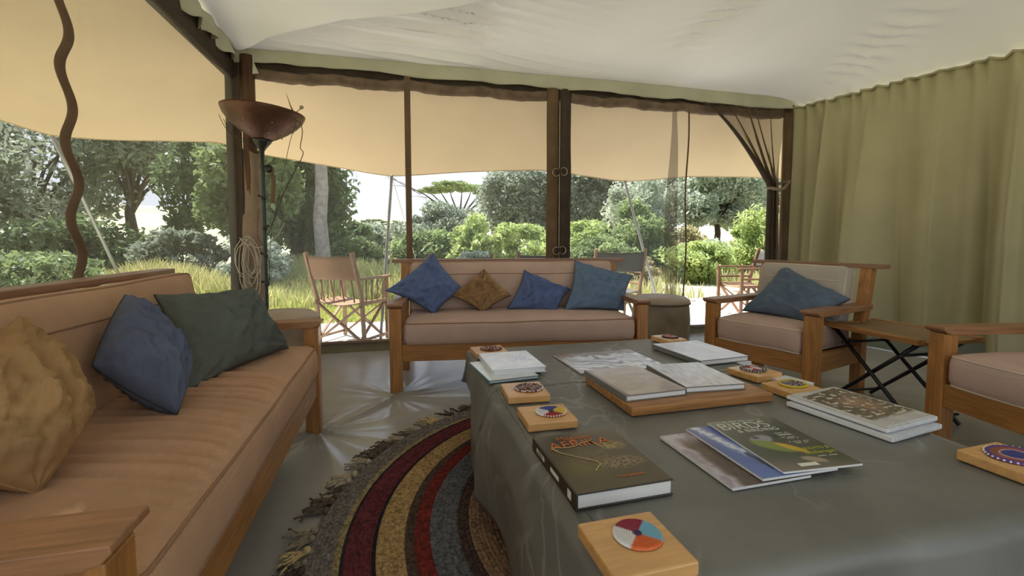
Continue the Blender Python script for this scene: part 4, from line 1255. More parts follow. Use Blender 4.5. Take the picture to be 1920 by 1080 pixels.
# two wire-bound photo books
def photo(u, v):
    c_ = mixc((186, 186, 190), (206, 206, 208), .5 + fb(u * 3, v * 3, 5))
    if .10 < u < .98 and .14 < v < .98 - .1 * (1 - u):
        k = sstep(.14, .22, v) 
        ph = mixc((104, 92, 82), (74, 66, 60), .5 + fb(u * 6, v * 6, 7))
        r_ = math.hypot((u - .60) / .26, (v - .52) / .26)
        ph = mixc(ph, (176, 128, 104), sstep(1.1, .5, r_) * (.6 + .5 * nz(u * 16, v * 16, 3)))
        if nz(u * 11, v * 22, 13) > .28: ph = (206, 196, 188)
        c_ = mixc(c_, ph, k)
    return c_
for k, (cs, z0, lab) in enumerate((([(1.225, 1.215), (1.455, 1.250), (1.500, .955), (1.262, .915)], 0.0, 'lower white wire-bound book, its coil showing under the photo book'),
                                   ([(1.234, 1.228), (1.466, 1.262), (1.512, .972), (1.276, .938)], 0.0165, 'upper wire-bound book with a brown photo on its cover'))):
    ctr, w, d, a = corners_frame(cs)
    t = empty('spiral_book', (ctr.x, ctr.y, TOP + z0), a, label=lab, cat='book', group='wire-bound books')
    slab(t, w, d, 0.001, 0.012, M['paper'], 'pages', bevel=0.001)
    if k: printed(t, w - .004, d - .004, 0.0128, photo)
    else: slab(t, w, d, 0.012, 0.013, WHITEC, 'front_cover')
    for i in range(26):
        x = -w / 2 + 0.012 + i * (w - 0.024) / 25
        MB().tube([(x, -d / 2 + 0.004 + 0.0085 * math.cos(q), 0.0078 + 0.0072 * math.sin(q)) for q in [j * math.pi / 5 for j in range(10)]], 0.0014, 5, closed=True).build('binding_ring', M['rope'] if i % 1 else WHITEC, t, smooth=True)

# ------------------------------------------------------------------ folding side table
ft = empty('folding_table', (2.69, 1.97, 0), R(-3), label='folding camp side table with canvas top and black crossed legs', cat='table')
fw, fl, fz = 0.42, 0.58, 0.475
for sx in (-1, 1):
    MB().box((sx * (fw / 2 - 0.02), 0, fz - 0.014), (0.038, fl, 0.028)).build('side_rail', M['wood_y'], ft, bevel=0.003)
MB().grid(lambda u, v: ((u - .5) * (fw - .05), (v - .5) * (fl - .02), fz - 0.004 - 0.016 * math.sin(math.pi * u) - 0.003 * nz(u * 4, v * 4)), 14, 16).build('canvas_top', M['traytop'], ft, smooth=True, solid=0.003)
for sy in (-1, 1):
    MB().box((0, sy * (fl / 2 - 0.015), fz - 0.020), (fw - 0.076, 0.03, 0.018)).build('end_rail', M['wood_x'], ft, bevel=0.003)
for (sx, sy) in ((-0.15, 1), (0.13, 1), (-0.12, -1), (0.16, -1)):
    MB().tube([(sx, sy * 0.235, fz - 0.032), (sx, -sy * 0.255, 0.012)], 0.011, 10).build('leg', M['blackmetal'], ft, smooth=True)
for (y, z) in ((0.235, fz - .038), (-0.235, fz - .038), (0.165, 0.365), (-0.165, 0.365), (0.215, 0.05), (-0.215, 0.05)):
    MB().tube([(-0.165, y, z), (0.175, y, z)], 0.008, 8).build('crossbar', M['blackmetal'], ft, smooth=True)

# ------------------------------------------------------------------ stools
def stool(loc, label, rz=0):
    t = empty('hide_stool', loc, rz, label=label, cat='stool', group='hide-covered drum stools')
    r_, h_ = 0.255, 0.45
    def side(u, v):
        a = 2 * math.pi * u
        rr = r_ * (0.93 + 0.09 * math.sin(v * 2.6 + .2) + 0.012 * nz(math.cos(a) * 2, v * 3, math.sin(a) * 2)) 
        if v > .93: rr *= 1 - (v - .93) * .15
        return (rr * math.cos(a), rr * math.sin(a), 0.004 + (h_ - .06) * v)
    MB().grid(side, 56, 20, closed_u=True).build('body', M['pouf'], t, smooth=True)
    MB().lathe([(r_ * 1.005, h_ - 0.065), (r_ * 1.02, h_ - .05), (r_ * 0.99, h_ - 0.03), (r_ * .85, h_ - .008), (r_ * .5, h_ + 0.004), (0.001, h_ + 0.006)], 56).build('top', M['pouf_top'], t, smooth=True)
    MB().tube([(r_ * 1.015 * math.cos(a), r_ * 1.015 * math.sin(a), h_ - 0.062) for a in [i * math.pi / 28 for i in range(56)]], 0.006, 6, closed=True).build('piping', M['brown'], t, smooth=True)
    for k in range(7):
        a = k * 2 * math.pi / 7 + 4.2
        rr = r_ * 0.975
        def tri(ao, z): 
            q = r_ * (0.93 + 0.09 * math.sin(z / (h_ - .06) * 2.6 + .2)) + 0.006
            return (q * math.cos(a + ao), q * math.sin(a + ao), z)
        MB().add([tri(-.16, .02), tri(0, .02), tri(.16, .02), tri(.08, .065), tri(0, .11), tri(-.08, .065)], [(0, 1, 5), (1, 4, 5), (1, 3, 4), (1, 2, 3)]).build('patch', M['dark'], t, solid=0.002)
    return t
stool((-0.83, 3.62, 0), 'round hide-covered stool behind the long tan sofa arm')
stool((2.36, 3.80, 0), 'round hide-covered stool between the wooden sofa and the doorway', 0.6)

# ------------------------------------------------------------------ lamp
lp = empty('floor_lamp', (-0.99, 3.93, 0), label='tall floor lamp with a wide copper bowl shade and dangling wires', cat='lamp')
MB().lathe([(0.001, 0.004), (0.15, 0.004), (0.15, 0.02), (0.12, 0.03), (0.03, 0.045), (0.018, 0.07)], 36).build('base', M['blackmetal'], lp, smooth=True)
MB().tube([(-0.01 + 0.012 * i / 10 - 0.01 * 0, 0, 0.05 + 1.62 * i / 10) for i in range(11)], 0.016, 12).build('pole', M['greenpole'], lp, smooth=True)
for z in (0.62, 0.84, 1.05, 1.28):
    MB().lathe([(0.016, -0.012), (0.021, -0.010), (0.021, 0.010), (0.016, 0.012)], 12, (0, 0, z)).build('pole_collar', M['blackmetal'], lp, smooth=True)
    MB().ball((0.028 * (1 if int(z * 100) % 2 else -1), -0.012, z + .02), 0.011, 6).build('wire_clip', M['blackmetal'], lp, smooth=True)
TILT = Matrix.Rotation(R(4.5), 3, 'Y')
hc = Vector((0.0, 0, 1.66))
prof = [(0.045, 0.055), (0.10, 0.080), (0.17, 0.125), (0.235, 0.180), (0.270, 0.222), (0.288, 0.262), (0.291, 0.275), (0.286, 0.276), (0.266, 0.226), (0.23, 0.186), (0.165, 0.132), (0.10, 0.088), (0.001, 0.06)]
MB().lathe(prof, 64, hc, TILT).build('bowl_shade', M['copper'], lp, smooth=True)
MB().lathe([(0.017, -0.04), (0.020, -0.02), (0.036, 0.01), (0.062, 0.045), (0.070, 0.062), (0.05, 0.066)], 24, hc, TILT).build('collar', M['blackmetal'], lp, smooth=True)
bt_ = []
for a in (200, 250, 300, 345, 30, 90, 140):
    for q in ((0.22, 0.165), (0.14, 0.10)):
        p_ = TILT @ Vector((q[0] * math.cos(R(a)), q[0] * math.sin(R(a)), q[1])) + hc
        MB().ball(p_, 0.0055, 5).build('rivet', M['ringmetal'], lp, smooth=True)
def wirep(pts, r_=0.0022):
    P_ = [Vector(p_) for p_ in pts]; out_ = []
    for i in range(len(P_) - 1):
        p0, p1, p2, p3 = P_[max(0, i - 1)], P_[i], P_[i + 1], P_[min(len(P_) - 1, i + 2)]
        for k in range(6):
            f = k / 6
            out_.append(0.5 * ((2 * p1) + (p2 - p0) * f + (2 * p0 - 5 * p1 + 4 * p2 - p3) * f * f + (3 * p1 - p0 - 3 * p2 + p3) * f ** 3))
    return MB().tube(out_ + [P_[-1]], r_, 5).build('wire', M['wire'], lp, smooth=True)
wirep([(0.26, -0.08, 1.86), (0.295, -0.10, 1.84), (0.31, -0.11, 1.77), (0.29, -0.10, 1.66), (0.30, -.08, 1.60), (0.17, -.06, 1.35), (0.03, -.03, 1.0)], 0.0032)
wirep([(0.27, -0.10, 1.86), (0.22, -0.10, 1.70), (0.17, -0.08, 1.50), (0.11, -0.05, 1.25), (0.05, -0.03, 1.0), (0.02, -.02, .6)], 0.0022)
wirep([(-0.25, -0.1, 1.87), (-0.20, -0.12, 1.77), (-0.12, -0.08, 1.70), (-0.03, -0.03, 1.66), (-.015, -.02, 1.5)])
wirep([(-0.22, -0.1, 1.84), (-0.18, -0.10, 1.74), (-0.10, -0.08, 1.71), (-0.02, -0.03, 1.62)])
wirep([(0.13, -0.12, 1.78), (0.13, -0.10, 1.72), (0.07, -0.06, 1.69), (0.02, -0.03, 1.63), (.02, -.02, 1.45)])
wirep([(-0.03, -.02, 1.2), (-0.045, -.025, 1.0), (0.0, -.03, .9), (.03, -.03, .75), (.0, -.02, .55)])
# finial on the rim, knob, hanging leather strap
p_ = TILT @ Vector((0.24, -0.12, 0.26)) + hc
MB().tube([p_, p_ + Vector((-0.025, 0, 0.06)), p_ + Vector((-0.052, 0, 0.15))], lambda t: 0.008 * (1 - t * .9), 8).build('rim_spike', M['chairwood'], lp, smooth=True)
mb = MB().tube([p_, p_ + Vector((0.045, 0, 0.045))], 0.0035, 6); mb.ball(p_ + Vector((0.052, 0, 0.052)), 0.015, 7)
mb.build('rim_knob', M['ringmetal'], lp, smooth=True)
MB().lathe([(0.0, -.02), (0.03, -.02), (0.034, 0), (0.03, .02), (0.0, .02)], 12, (0.045, -0.01, 1.505), Matrix.Rotation(R(90), 3, 'X')).build('switch_knob', M['blackmetal'], lp, smooth=True)
MB().grid(lambda u, v: (0.055 + 0.03 * math.sin(min(1, v * 3) * 1.5) + 0.030 * (u - .5) - 0.02 * v, -0.02, 1.495 - 0.25 * v), 4, 14).build('leather_strap', M['strap'], lp, smooth=True, solid=0.005)
BU = mat('lamp bulb glass', (230, 224, 206), rough=0.2, var=0.0)
mb = MB().tube([hc + Vector((0, 0, 0.06)), hc + Vector((0, 0, 0.12))], 0.016, 10); mb.ball(hc + Vector((0, 0, 0.15)), 0.035, 10)
mb.build('bulb', BU, lp, smooth=True)

# coil of cord hanging on the corner post
rp = tag(empty('cord_coil', (-1.15, BY - 0.13, 0)), 'tangled coil of pale cord hanging on the corner post', 'cord')
r3 = random.Random(5)
for k in range(9):
    pts = []
    w_ = r3.uniform(0.035, 0.085); top_ = r3.uniform(0.92, 1.0); bot = r3.uniform(0.50, 0.70); ph = r3.uniform(-.03, .03)
    for i in range(28):
        a = i / 28 * 2 * math.pi
        pts.append((ph + w_ * math.sin(a) * (0.75 + .25 * math.sin(a * .5)) + 0.008 * nz(i * .5, k), -0.012 + 0.006 * k % .03 - 0.02 * math.cos(a), (top_ + bot) / 2 + (top_ - bot) / 2 * math.cos(a)))
    MB().tube(pts, 0.0038, 5, closed=True).build('loop', M['rope'], rp, smooth=True)
pts = [(-0.05, -.03, 0.98), (0.0, -.04, 0.93), (0.08, -.03, 0.90), (0.16, -.02, 0.93), (0.23, 0.0, 1.02), (0.27, .0, 1.10)]
MB().tube([Vector(pts[min(len(pts) - 1, int(t))]).lerp(Vector(pts[min(len(pts) - 1, int(t) + 1)]), t % 1) for t in [i * 5 / 24 for i in range(25)]], 0.0042, 6).build('loose_end', M['rope'], rp, smooth=True)
MB().tube([(-.06, -.01, .52), (-.02, -.02, .46), (.06, -.02, .47), (.1, -.01, .49)], 0.0036, 6).build('loose_end', M['rope'], rp, smooth=True)

# ------------------------------------------------------------------ camp chairs on the veranda
def camp_chair(name, loc, rz, label, wood, back, seat_m, spindles=False, group='folding camp chairs on the veranda', W=0.54, D=0.46, top=0.93):
    """faces +y; built on the ground"""
    t = empty(name, loc, rz, label=label, cat='chair', group=group)
    w2 = W / 2
    for sx in (-1, 1):
        x = sx * w2
        MB().bar((x, -D / 2 + 0.06, 0.0), (x, -D / 2 + 0.03, 0.46), 0.032, 0.036, up=(0, 1, 0)).build('rear_leg', wood, t, bevel=0.003)
        MB().bar((x, -D / 2 + 0.05, 0.40), (x, -D / 2 - 0.11, top), 0.030, 0.042, up=(0, 1, 0)).build('back_post', wood, t, bevel=0.004)
        MB().bar((x, D / 2, 0.0), (x, D / 2, 0.655), 0.032, 0.036, up=(0, 1, 0)).build('front_leg', wood, t, bevel=0.003)
        MB().box((x, -0.01, 0.665), (0.05, D + 0.10, 0.022)).build('armrest', wood, t, bevel=0.004)
        MB().box((x, 0, 0.42), (0.026, D, 0.034)).build('seat_rail', wood, t, bevel=0.002)
        MB().box((x, 0, 0.055 if spindles else 0.52), (0.024, D, 0.026)).build('side_rail', wood, t, bevel=0.002)
        if spindles:
            for k in range(4):
                y = -D / 2 + 0.10 + k * 0.095
                MB().tube([(x, y, 0.43), (x, y + .005, 0.656)], 0.0075, 8).build('spindle', wood, t, smooth=True)
        # crossed stretchers at the side
        MB().bar((x - sx * .02, -D / 2 + .04, 0.06), (x - sx * .02, D / 2 - .02, 0.40), 0.014, 0.028, up=(1, 0, 0)).build('side_cross_stretcher', wood, t)
    for (a, b, yy) in ((-1, 1, -D / 2 + 0.02), (1, -1, -D / 2 + 0.045), (-1, 1, D / 2 - 0.02), (1, -1, D / 2 - 0.045)):
        MB().bar((a * (w2 - .01), yy, 0.03), (b * (w2 - .01), yy, 0.40), 0.018, 0.036, up=(0, 1, 0)).build('cross_stretcher', wood, t, bevel=0.002)
    MB().grid(lambda u, v: ((u - .5) * W, -D / 2 + .02 + v * (D - .04), 0.435 - 0.04 * math.sin(math.pi * u)), 14, 6).build('seat', seat_m, t, smooth=True, solid=0.006)
    def bk_(u, v):
        z = top - 0.27 + 0.235 * v
        y = -D / 2 + 0.05 - 0.16 * (z - 0.40) / (top - 0.40)
        return ((u - .5) * (W + 0.03), y - 0.04 * math.sin(math.pi * u), z - 0.012 * math.sin(math.pi * u) * v)
    MB().grid(bk_, 16, 8).build('backrest', back, t, smooth=True, solid=0.006)
    if spindles:
        for k in range(4):
            x = -w2 + 0.09 + k * (W - .18) / 3
            MB().tube([(x, -D / 2 + 0.035, 0.43), (x, -D / 2 - 0.01, 0.665)], 0.0075, 8).build('spindle', wood, t, smooth=True)
        MB().bar((-w2, -D / 2 - 0.012, 0.665), (w2, -D / 2 - 0.012, 0.665), 0.022, 0.022).build('back_rail', wood, t)
    return t
camp_chair('camp_chair', (-0.47, 5.03, GZ + .014), R(-32), 'spindle-armed wooden camp chair with brown sling back beside the lamp', M['chairwood'], M['leather'], M['leather'], True)
camp_chair('camp_chair', (0.67, 5.25, GZ + .014), R(-3), 'camp chair just showing two post tips above the sofa rail', M['chairred'], M['greysling'], M['greysling'], top=0.90, W=0.66)
camp_chair('camp_chair', (1.55, 5.22, GZ + .014), R(4), 'camp chair with dark sling back beside the ringed tent post', M['chairred'], M['greysling'], M['greysling'], top=0.92, W=0.60)
camp_chair('camp_chair', (2.52, 5.2, GZ + .014), R(-4), 'camp chair with broad dark grey sling back behind the steel-blue cushion', M['chairwood'], M['greysling'], M['greysling'], top=0.945, W=0.60)
camp_chair('camp_chair', (4.72, 5.45, GZ + .014), R(82), 'reddish wooden camp chair seen side-on through the open doorway', M['chairred'], M['greysling'], M['leather'], top=0.93, W=0.56, D=0.50)

# ------------------------------------------------------------------ plants
def leaves(cen, rad, n, size, rs, clumps=40, hollow=0.35, flat=0.0, tight=0.30):
    """leaf quads grouped in clumps inside an ellipsoid"""
    cc = rs.normal(size=(clumps, 3)); cc /= np.linalg.norm(cc, axis=1)[:, None]
    cc *= (hollow + (1 - hollow) * rs.random((clumps, 1)) ** 0.5) * 0.85
    cc[:, 2] = np.where(cc[:, 2] < -0.6, -0.6, cc[:, 2])
    ids = rs.integers(0, clumps, n)
    q = rs.normal(size=(n, 3)); q /= np.linalg.norm(q, axis=1)[:, None]
    q *= rs.random((n, 1)) ** 0.45 * tight * (0.6 + 0.8 * rs.random((clumps, 1)))[ids]
    P = (cc[ids] + q) * np.array(rad) + np.array(cen)
    nrm = rs.normal(size=(n, 3)) + np.array([0, 0, 0.7]); nrm /= np.linalg.norm(nrm, axis=1)[:, None]
    t = np.cross(nrm, rs.normal(size=(n, 3))); t /= np.linalg.norm(t, axis=1)[:, None]
    b = np.cross(nrm, t)
    s = size * (0.6 + 0.8 * rs.random((n, 1)))
    V = np.stack([P - t * s, P - b * s * 0.42, P + t * s, P + b * s * 0.42], axis=1).reshape(-1, 3)
    F = np.arange(n * 4).reshape(-1, 4)
    return V, F, cc * np.array(rad) + np.array(cen)
def plant(name, label, cat, loc, rad, n, size, leafm, barkm='bark_dark', trunk_r=0.0, trunk_h=None, seed=0, clumps=40, lift=None, group=None, lean=(0, 0), hollow=0.35, branches=16, tight=0.30, extra=None):
    rs = np.random.default_rng(seed)
    z0 = ground_z(loc[0], loc[1])
    t = empty(name, (loc[0], loc[1], z0), label=label, cat=cat, group=group)
    lift = rad[2] * 0.85 if lift is None else lift
    V, F, cc = leaves((lean[0], lean[1], lift), rad, n, size, rs, clumps, hollow, tight=tight)
    V[:, 2] = np.maximum(V[:, 2], 0.01)
    fo = tri_np('foliage', V, F, M[leafm], t); fo['kind'] = 'stuff'
    th = trunk_h if trunk_h is not None else lift * 0.7
    if trunk_r > 0:
        pts = [(lean[0] * 0.8 * i / 6 + .25 * trunk_r * math.sin(i * 2 + seed), lean[1] * .8 * i / 6, th * i / 6) for i in range(7)]
        MB().tube(pts, lambda q: trunk_r * (1.15 - 0.45 * q), 9).build('trunk', M[barkm], t, smooth=True)
        p0 = Vector(pts[-1]); br = trunk_r * .45
    else:
        p0 = Vector((0, 0, 0.0)); br = 0.02 * max(rad)
    for k in range(branches):
        p1 = Vector(cc[k % len(cc)])
        if p1.z < p0.z and trunk_r > 0: p1.z = p0.z + abs(p1.z - p0.z) * .3
        mid = p0.lerp(p1, .5) + Vector((rs.normal() * .1 * rad[0], rs.normal() * .1 * rad[1], .08 * rad[2]))
        MB().tube([p0 - Vector((0, 0, th * .15)) if trunk_r else p0, p0.lerp(mid, .5), mid, mid.lerp(p1, .5), p1], lambda q: max(.004, br * (1 - .85 * q)), 5).build('branch', M[barkm], t, smooth=True)
    return t

GT = 'trees beyond the veranda'
# left part of the back view
plant('tree', 'pale-trunked tree standing in the grass beyond the camp chair', 'tree', (-1.80, 12.2), (2.4, 2.0, 1.5), 9000, 0.10, 'leaf_mid', 'bark', 0.165, 4.6, 1, 40, lift=5.4, group=GT, branches=10)
plant('tree', 'dense dark green broadleaf tree behind the pale trunk', 'tree', (-3.1, 15.8), (2.0, 2.2, 2.7), 24000, 0.12, 'leaf_dark', 'bark_dark', 0.2, 1.6, 2, 70, lift=3.0, group=GT)
plant('tree', 'bushy bright green tree seen beside the lamp pole', 'tree', (-3.5, 12.8), (1.2, 1.2, 2.1), 12000, 0.10, 'leaf_mid', 'bark_dark', 0.1, 1.2, 3, 40, lift=2.4, group=GT)
plant('bush', 'pale silvery bush beside the lamp pole', 'bush', (-2.9, 10.4), (0.75, 0.7, 0.62), 7000, 0.055, 'leaf_pale', seed=4, clumps=30)
plant('bush', 'low dark green bush right of the pale trunk', 'bush', (-0.9, 13.6), (1.3, .8, .62), 8000, 0.07, 'leaf_mid', seed=5, clumps=30)
plant('bush', 'round grey-green bush on the dry savanna', 'bush', (-1.7, 32), (2.4, 2.0, 1.15), 7000, 0.16, 'leaf_grey', seed=6, clumps=30)
plant('bush', 'dark green bush at the foot of the dark tree', 'bush', (-2.2, 17.5), (1.6, 1.0, 1.0), 8000, 0.09, 'leaf_dark', seed=61, clumps=30)
# acacia
ac = empty('acacia_tree', (6.2, 48, ground_z(6.2, 48)), label='flat-topped acacia tree standing far off on the plain', cat='tree', group=GT)
rs = np.random.default_rng(12)
Vs, Fs = [], []
acz = 6.3
for k, (cx_, cy_, cz_, rx_) in enumerate(((0, 0, 0, 3.1), (-2.4, .5, -.25, 1.9), (2.6, -.4, -.3, 1.8), (.8, 1, .25, 2.0), (-.8, -1, .2, 2.2))):
    V, F, cc = leaves((cx_, cy_, acz + cz_), (rx_, rx_ * .8, 0.34), 3400, 0.14, rs, 30, 0.1, tight=.28)
    Fs.append(F + sum(len(v_) for v_ in Vs)); Vs.append(V)
fo = tri_np('foliage', np.concatenate(Vs), np.concatenate(Fs), M['leaf_mid'], ac); fo['kind'] = 'stuff'
MB().tube([(0.5, 0, 0), (0.4, 0, 1.4), (0.1, 0, 2.6), (0, 0, 3.6)], lambda q: 0.26 * (1 - .5 * q), 8).build('trunk', M['bark_dark'], ac, smooth=True)
for (bx_, bz_) in ((-3.2, 5.9), (-2.0, 6.1), (-.9, 6.2), (.4, 6.3), (1.4, 6.2), (2.5, 6.0), (3.5, 5.8)):
    MB().tube([(0.1, 0, 2.6 + .15 * abs(bx_)), (bx_ * .45, rnd.uniform(-.4, .4), 4.4), (bx_ * .8, rnd.uniform(-.6, .6), 5.4), (bx_, 0, bz_)], lambda q: 0.13 * (1 - .8 * q), 6).build('branch', M['bark_dark'], ac, smooth=True)
t = empty('bare_tree', (1.2, 40, ground_z(1.2, 40)), label='leaning leafless branch tree next to the flat acacia', cat='tree')
MB().tube([(4.0, 0, 2.6), (2.6, 0, 3.8), (1.0, 0, 4.9), (-.6, 0, 5.6), (-2, 0, 6.3)], lambda q: .09 * (1 - .8 * q), 6).build('trunk', M['bark_dark'], t, smooth=True)
for k in range(9):
    x = 2.8 - k * .5; z = 3.7 + k * .28
    MB().tube([(x, 0, z), (x - .7, .1, z + .15 + .2 * (k % 3)), (x - 1.5, .2, z + .4 * (k % 3) + .1)], lambda q: .035 * (1 - .8 * q), 5).build('branch', M['bark_dark'], t, smooth=True)
# middle and right
plant('bush', 'bright leafy lime bush outside the second screen', 'bush', (2.1, 11.6), (0.85, 0.8, 0.95), 9000, 0.085, 'leaf_lime', seed=7, clumps=34, lift=.8)
plant('bush', 'fresh green bush outside beside the brown strap', 'bush', (0.75, 12.6), (1.15, 0.9, 0.72), 9000, 0.07, 'leaf_mid', seed=8, clumps=36)
plant('bush', 'white-leaved bush low behind the sofa rail', 'bush', (1.75, 10.2), (0.55, 0.5, 0.45), 3600, 0.065, 'leaf_pale', seed=9, clumps=24)
plant('bush', 'yellow-green bush against the ringed post', 'bush', (3.6, 12.4), (1.3, 1.0, 0.85), 10000, 0.07, 'leaf_lime', seed=10, clumps=36)
plant('tree', 'tall grey-green tree beside the ringed tent post', 'tree', (5.6, 21.5), (2.0, 1.8, 2.2), 16000, 0.11, 'leaf_grey', 'bark_dark', .14, 1.4, 11, 50, lift=2.5, group=GT)
plant('tree', 'rounded dark tree behind the green bush and acacia', 'tree', (2.2, 26), (2.6, 1.8, 1.5), 9000, 0.13, 'leaf_grey', 'bark_dark', .14, 1.0, 12, 40, lift=1.6, group=GT)
plant('tree', 'dusky grey-green tree seen over the third screen', 'tree', (8.9, 20.5), (2.6, 2.0, 2.6), 22000, 0.12, 'leaf_grey', 'bark_dark', .16, 1.4, 13, 60, lift=2.9, group=GT)
plant('tree', 'dusky tree beside the hanging edge cord', 'tree', (12.2, 21.5), (2.4, 2.0, 2.2), 18000, 0.12, 'leaf_grey', 'bark_dark', .16, 1.4, 14, 60, lift=2.6, group=GT)
plant('bush', 'bright lime bush beyond the leaning right pole', 'bush', (5.5, 13.6), (1.2, 1.0, 0.95), 11000, 0.075, 'leaf_lime', seed=15, clumps=40)
plant('bush', 'mid-green bush beyond the broad dark chair back', 'bush', (4.9, 10.6), (0.9, 0.8, 0.62), 8000, 0.06, 'leaf_mid', seed=16, clumps=36)
plant('bush', 'tall green bush behind the edge cord', 'bush', (6.6, 11.9), (1.1, 1.0, 1.15), 12000, 0.075, 'leaf_mid', seed=17, clumps=40)
plant('bush', 'tan dried-out bush low beside the edge cord', 'bush', (4.95, 8.9), (0.55, 0.5, 0.36), 5000, 0.05, 'leaf_dry', seed=18, clumps=26)
plant('tree', 'dark-trunked tree with pale leaves seen through the doorway', 'tree', (12.0, 15.5), (2.0, 1.8, 1.55), 20000, 0.085, 'leaf_pale', 'bark_dark', .13, 1.9, 19, 56, lift=2.75, group=GT)
plant('tree', 'hazy pale tree filling the doorway left side', 'tree', (8.9, 15.8), (1.3, 1.2, 1.7), 11000, 0.085, 'leaf_pale', 'bark_dark', .08, 1.2, 20, 40, lift=2.0, group=GT)
plant('tree', 'pale green tree close to the tied netting curtain', 'tree', (16.4, 17.5), (2.2, 1.8, 2.1), 16000, 0.10, 'leaf_grey', 'bark_dark', .1, 1.2, 21, 40, lift=2.4, group=GT)
plant('bush', 'rounded lime bush seen through the open doorway', 'bush', (7.15, 9.9), (0.95, 0.85, 0.58), 11000, 0.055, 'leaf_lime', seed=22, clumps=40)
plant('bush', 'yellow-green bush next to the tied netting curtain', 'bush', (10.0, 11.0), (1.2, 1.0, 1.05), 14000, 0.06, 'leaf_lime', seed=23, clumps=44)
plant('bush', 'pale silvery bush above the side-on camp chair', 'bush', (8.7, 11.9), (1.0, 0.9, 0.62), 9000, 0.055, 'leaf_pale', seed=24, clumps=36)
plant('bush', 'dry pinkish bush under the dark-trunked tree', 'bush', (9.6, 14.4), (1.5, 1.0, 0.8), 8000, 0.06, 'leaf_dry', seed=25, clumps=36)
# through the side screens
plant('tree', 'tall dark tree behind the side screen, near its wavy strap', 'tree', (-11.8, 18.9), (3.3, 2.6, 2.6), 9000, 0.13, 'leaf_grey', 'bark_dark', .18, 1.9, 31, 50, lift=3.3, group=GT)
plant('tree', 'dark forked tree at the edge of the side screen', 'tree', (-15.5, 19.5), (3.4, 2.6, 3.0), 8000, 0.13, 'leaf_grey', 'bark_dark', .22, 2.0, 32, 46, lift=3.9, group=GT)
plant('tree', 'spreading tree seen between the wavy strap and corner post', 'tree', (-9.5, 20.0), (2.9, 2.4, 1.4), 6500, 0.13, 'leaf_grey', 'bark_dark', .2, 2.4, 33, 30, lift=4.5, group=GT)
plant('tree', 'pointed dark tree close to the corner post', 'tree', (-6.3, 17.0), (1.1, 1.2, 2.0), 5000, 0.11, 'leaf_dark', 'bark_dark', .14, 1.4, 34, 40, lift=2.5, group=GT)
plant('bush', 'grey bush below the pointed dark tree', 'bush', (-4.8, 12.2), (1.0, 0.9, .75), 6000, 0.08, 'leaf_grey', seed=35, clumps=30)
plant('bush', 'dark bush row shading the side meadow', 'bush', (-8.6, 16.0), (2.6, 1.2, .9), 9000, 0.10, 'leaf_dark', seed=36, clumps=36)
plant('bush', 'light green thicket low behind the side screen', 'bush', (-8.3, 9.6), (2.0, 1.2, .55), 11000, 0.07, 'leaf_lime', seed=37, clumps=40)
plant('bush', 'soft green thicket beneath the wavy strap', 'bush', (-6.2, 9.2), (1.5, 1.2, .50), 9000, 0.06, 'leaf_mid', seed=38, clumps=40)
for k, (x, y, lab) in enumerate(((-9.2, 150, 'tiny dark bush on the far crest, next to the dark tree edge'), (-6.0, 155, 'tiny dark bush midway along the far crest'), (-1.0, 148, 'tiny round bush on the far crest near the awning pole'))):
    plant('distant_bush', lab, 'bush', (x, y), (2.2 + k, 1.6, 0.9), 500, 0.35, 'leaf_dark', seed=60 + k, clumps=12, branches=2, group='bushes on the far hill')


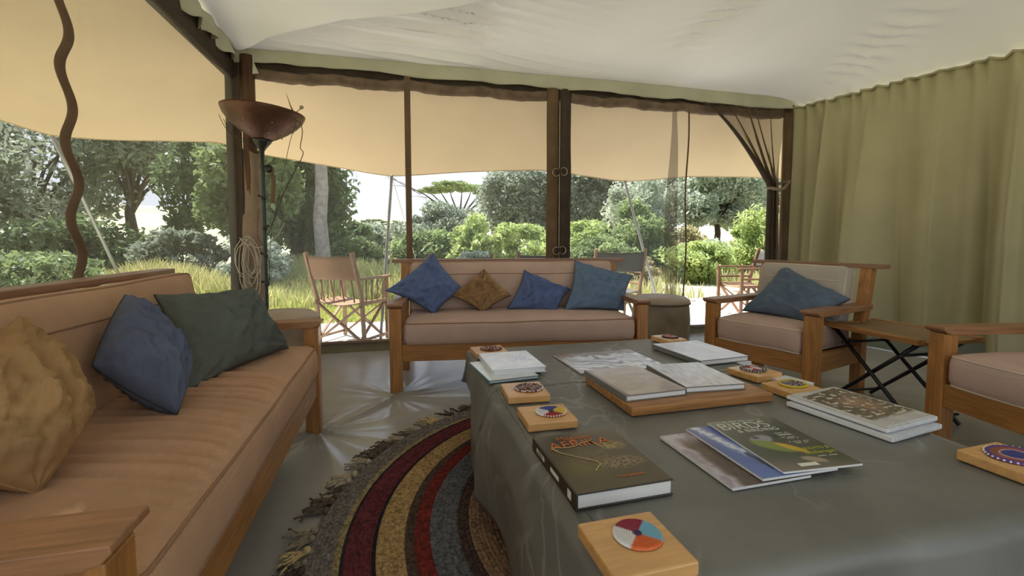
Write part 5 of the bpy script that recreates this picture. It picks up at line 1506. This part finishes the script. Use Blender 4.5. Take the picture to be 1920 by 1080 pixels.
# grass: one stand of blades
def grass(name, label, x0, x1, y0, y1, n, h, seed, lo=(150, 166, 70), hi=(214, 200, 146), w=0.012, keep=None):
    rs = np.random.default_rng(seed)
    x = rs.uniform(x0, x1, n); y = rs.uniform(y0, y1, n)
    if keep is not None:
        k = keep(x, y); x, y = x[k], y[k]; n = len(x)
    z = np.array([ground_z(a, b) for a, b in zip(x, y)])
    hh = h * (0.5 + 0.8 * rs.random(n)) * (0.75 + 0.35 * np.sin(x * 1.7 + y * .9))
    ang = rs.uniform(0, np.pi, n); ln = rs.normal(size=(n, 2)) * 0.22
    dx, dy = np.cos(ang) * w, np.sin(ang) * w
    B = np.stack([x, y, z], 1)
    D = np.stack([dx, dy, np.zeros(n)], 1)
    m1 = B + np.stack([ln[:, 0] * hh * .35, ln[:, 1] * hh * .35, hh * .6], 1)
    tp = B + np.stack([ln[:, 0] * hh, ln[:, 1] * hh, hh], 1)
    V = np.stack([B - D, B + D, m1 + D * .8, m1 - D * .8, tp + D * .25, tp - D * .25], 1).reshape(-1, 3)
    i = np.arange(n)[:, None] * 6
    F = np.concatenate([i + np.array([[0, 1, 2, 3]]), i + np.array([[3, 2, 4, 5]])])
    a, b = np.array(lin(lo)), np.array(lin(hi))
    mixf = np.clip(rs.normal(0.5, 0.3, n), 0, 1)[:, None]
    base = a * (1 - mixf * .4) + b * mixf * .4
    tip = a * (1 - mixf) * .6 + b * (mixf + (1 - mixf) * .4)
    col = np.stack([base, base, (base + tip) / 2, (base + tip) / 2, tip, tip], 1).reshape(-1, 3)
    col = np.concatenate([col, np.ones((len(col), 1))], 1)
    o = tri_np(name, V, F, M['straw'], None, col)
    tag(o, label, 'grass', kind='stuff')
    return o
grass('tall_grass', 'tall straw-tipped grass beyond the camp chairs', -5.2, 1.4, 7.4, 15.5, 26000, 0.5, 1)
grass('short_grass', 'sunlit short green grass at the edge of the veranda', -3.8, 1.2, 6.15, 8.2, 22000, 0.13, 2, lo=(162, 174, 84), hi=(200, 198, 118), w=0.009)
grass('meadow_grass', 'green meadow grass outside the side screens', -13, -4.2, 4.0, 14.0, 30000, 0.3, 3, lo=(134, 162, 74), hi=(190, 186, 124), w=0.016)
grass('verge_grass', 'patchy pale grass around the bushes past the doorway', 2.5, 13, 7.2, 14, 16000, 0.30, 4, lo=(150, 160, 90), hi=(206, 194, 150), w=0.012, keep=lambda x, y: np.sin(x * 1.3) * np.cos(y * 1.1) > -.2)
# sandy clearing beyond the doorway and by the veranda
tag(MB().grid(lambda u, v: (1.5 + 13 * u, 6.0 + 4.2 * v * (1 - .3 * math.sin(u * 3)), ground_z(1.5 + 13 * u, 6 + 4.2 * v) + 0.012), 30, 14).build('sandy_ground', M['sand'], smooth=True), kind='structure')
bpy.data.objects['sandy_ground']['label'] = 'bare sandy ground past the veranda'
for i, (x, y, s_, lab) in enumerate(((5.55, 7.2, .09, 'largest grey stone on the bare ground beside the side-on chair'), (5.95, 7.6, .06, 'small grey stone just behind the largest one on bare ground'), (4.9, 6.9, .05, 'small grey stone on bare ground, close to the edge cord'), (6.6, 7.9, .07, 'grey stone at the foot of the rounded lime bush'))):
    mb = MB().ball((0, 0, 0), s_, 7)
    mb.v = [(a * (1 + .3 * nz(a * 20, b * 20, i)), b * 1.2, c * .6) for a, b, c in mb.v]
    o = mb.build('stone', M['bark'], smooth=False); o.location = (x, y, ground_z(x, y) + s_ * .3)
    tag(o, lab, 'stone', 'stones on the bare ground')
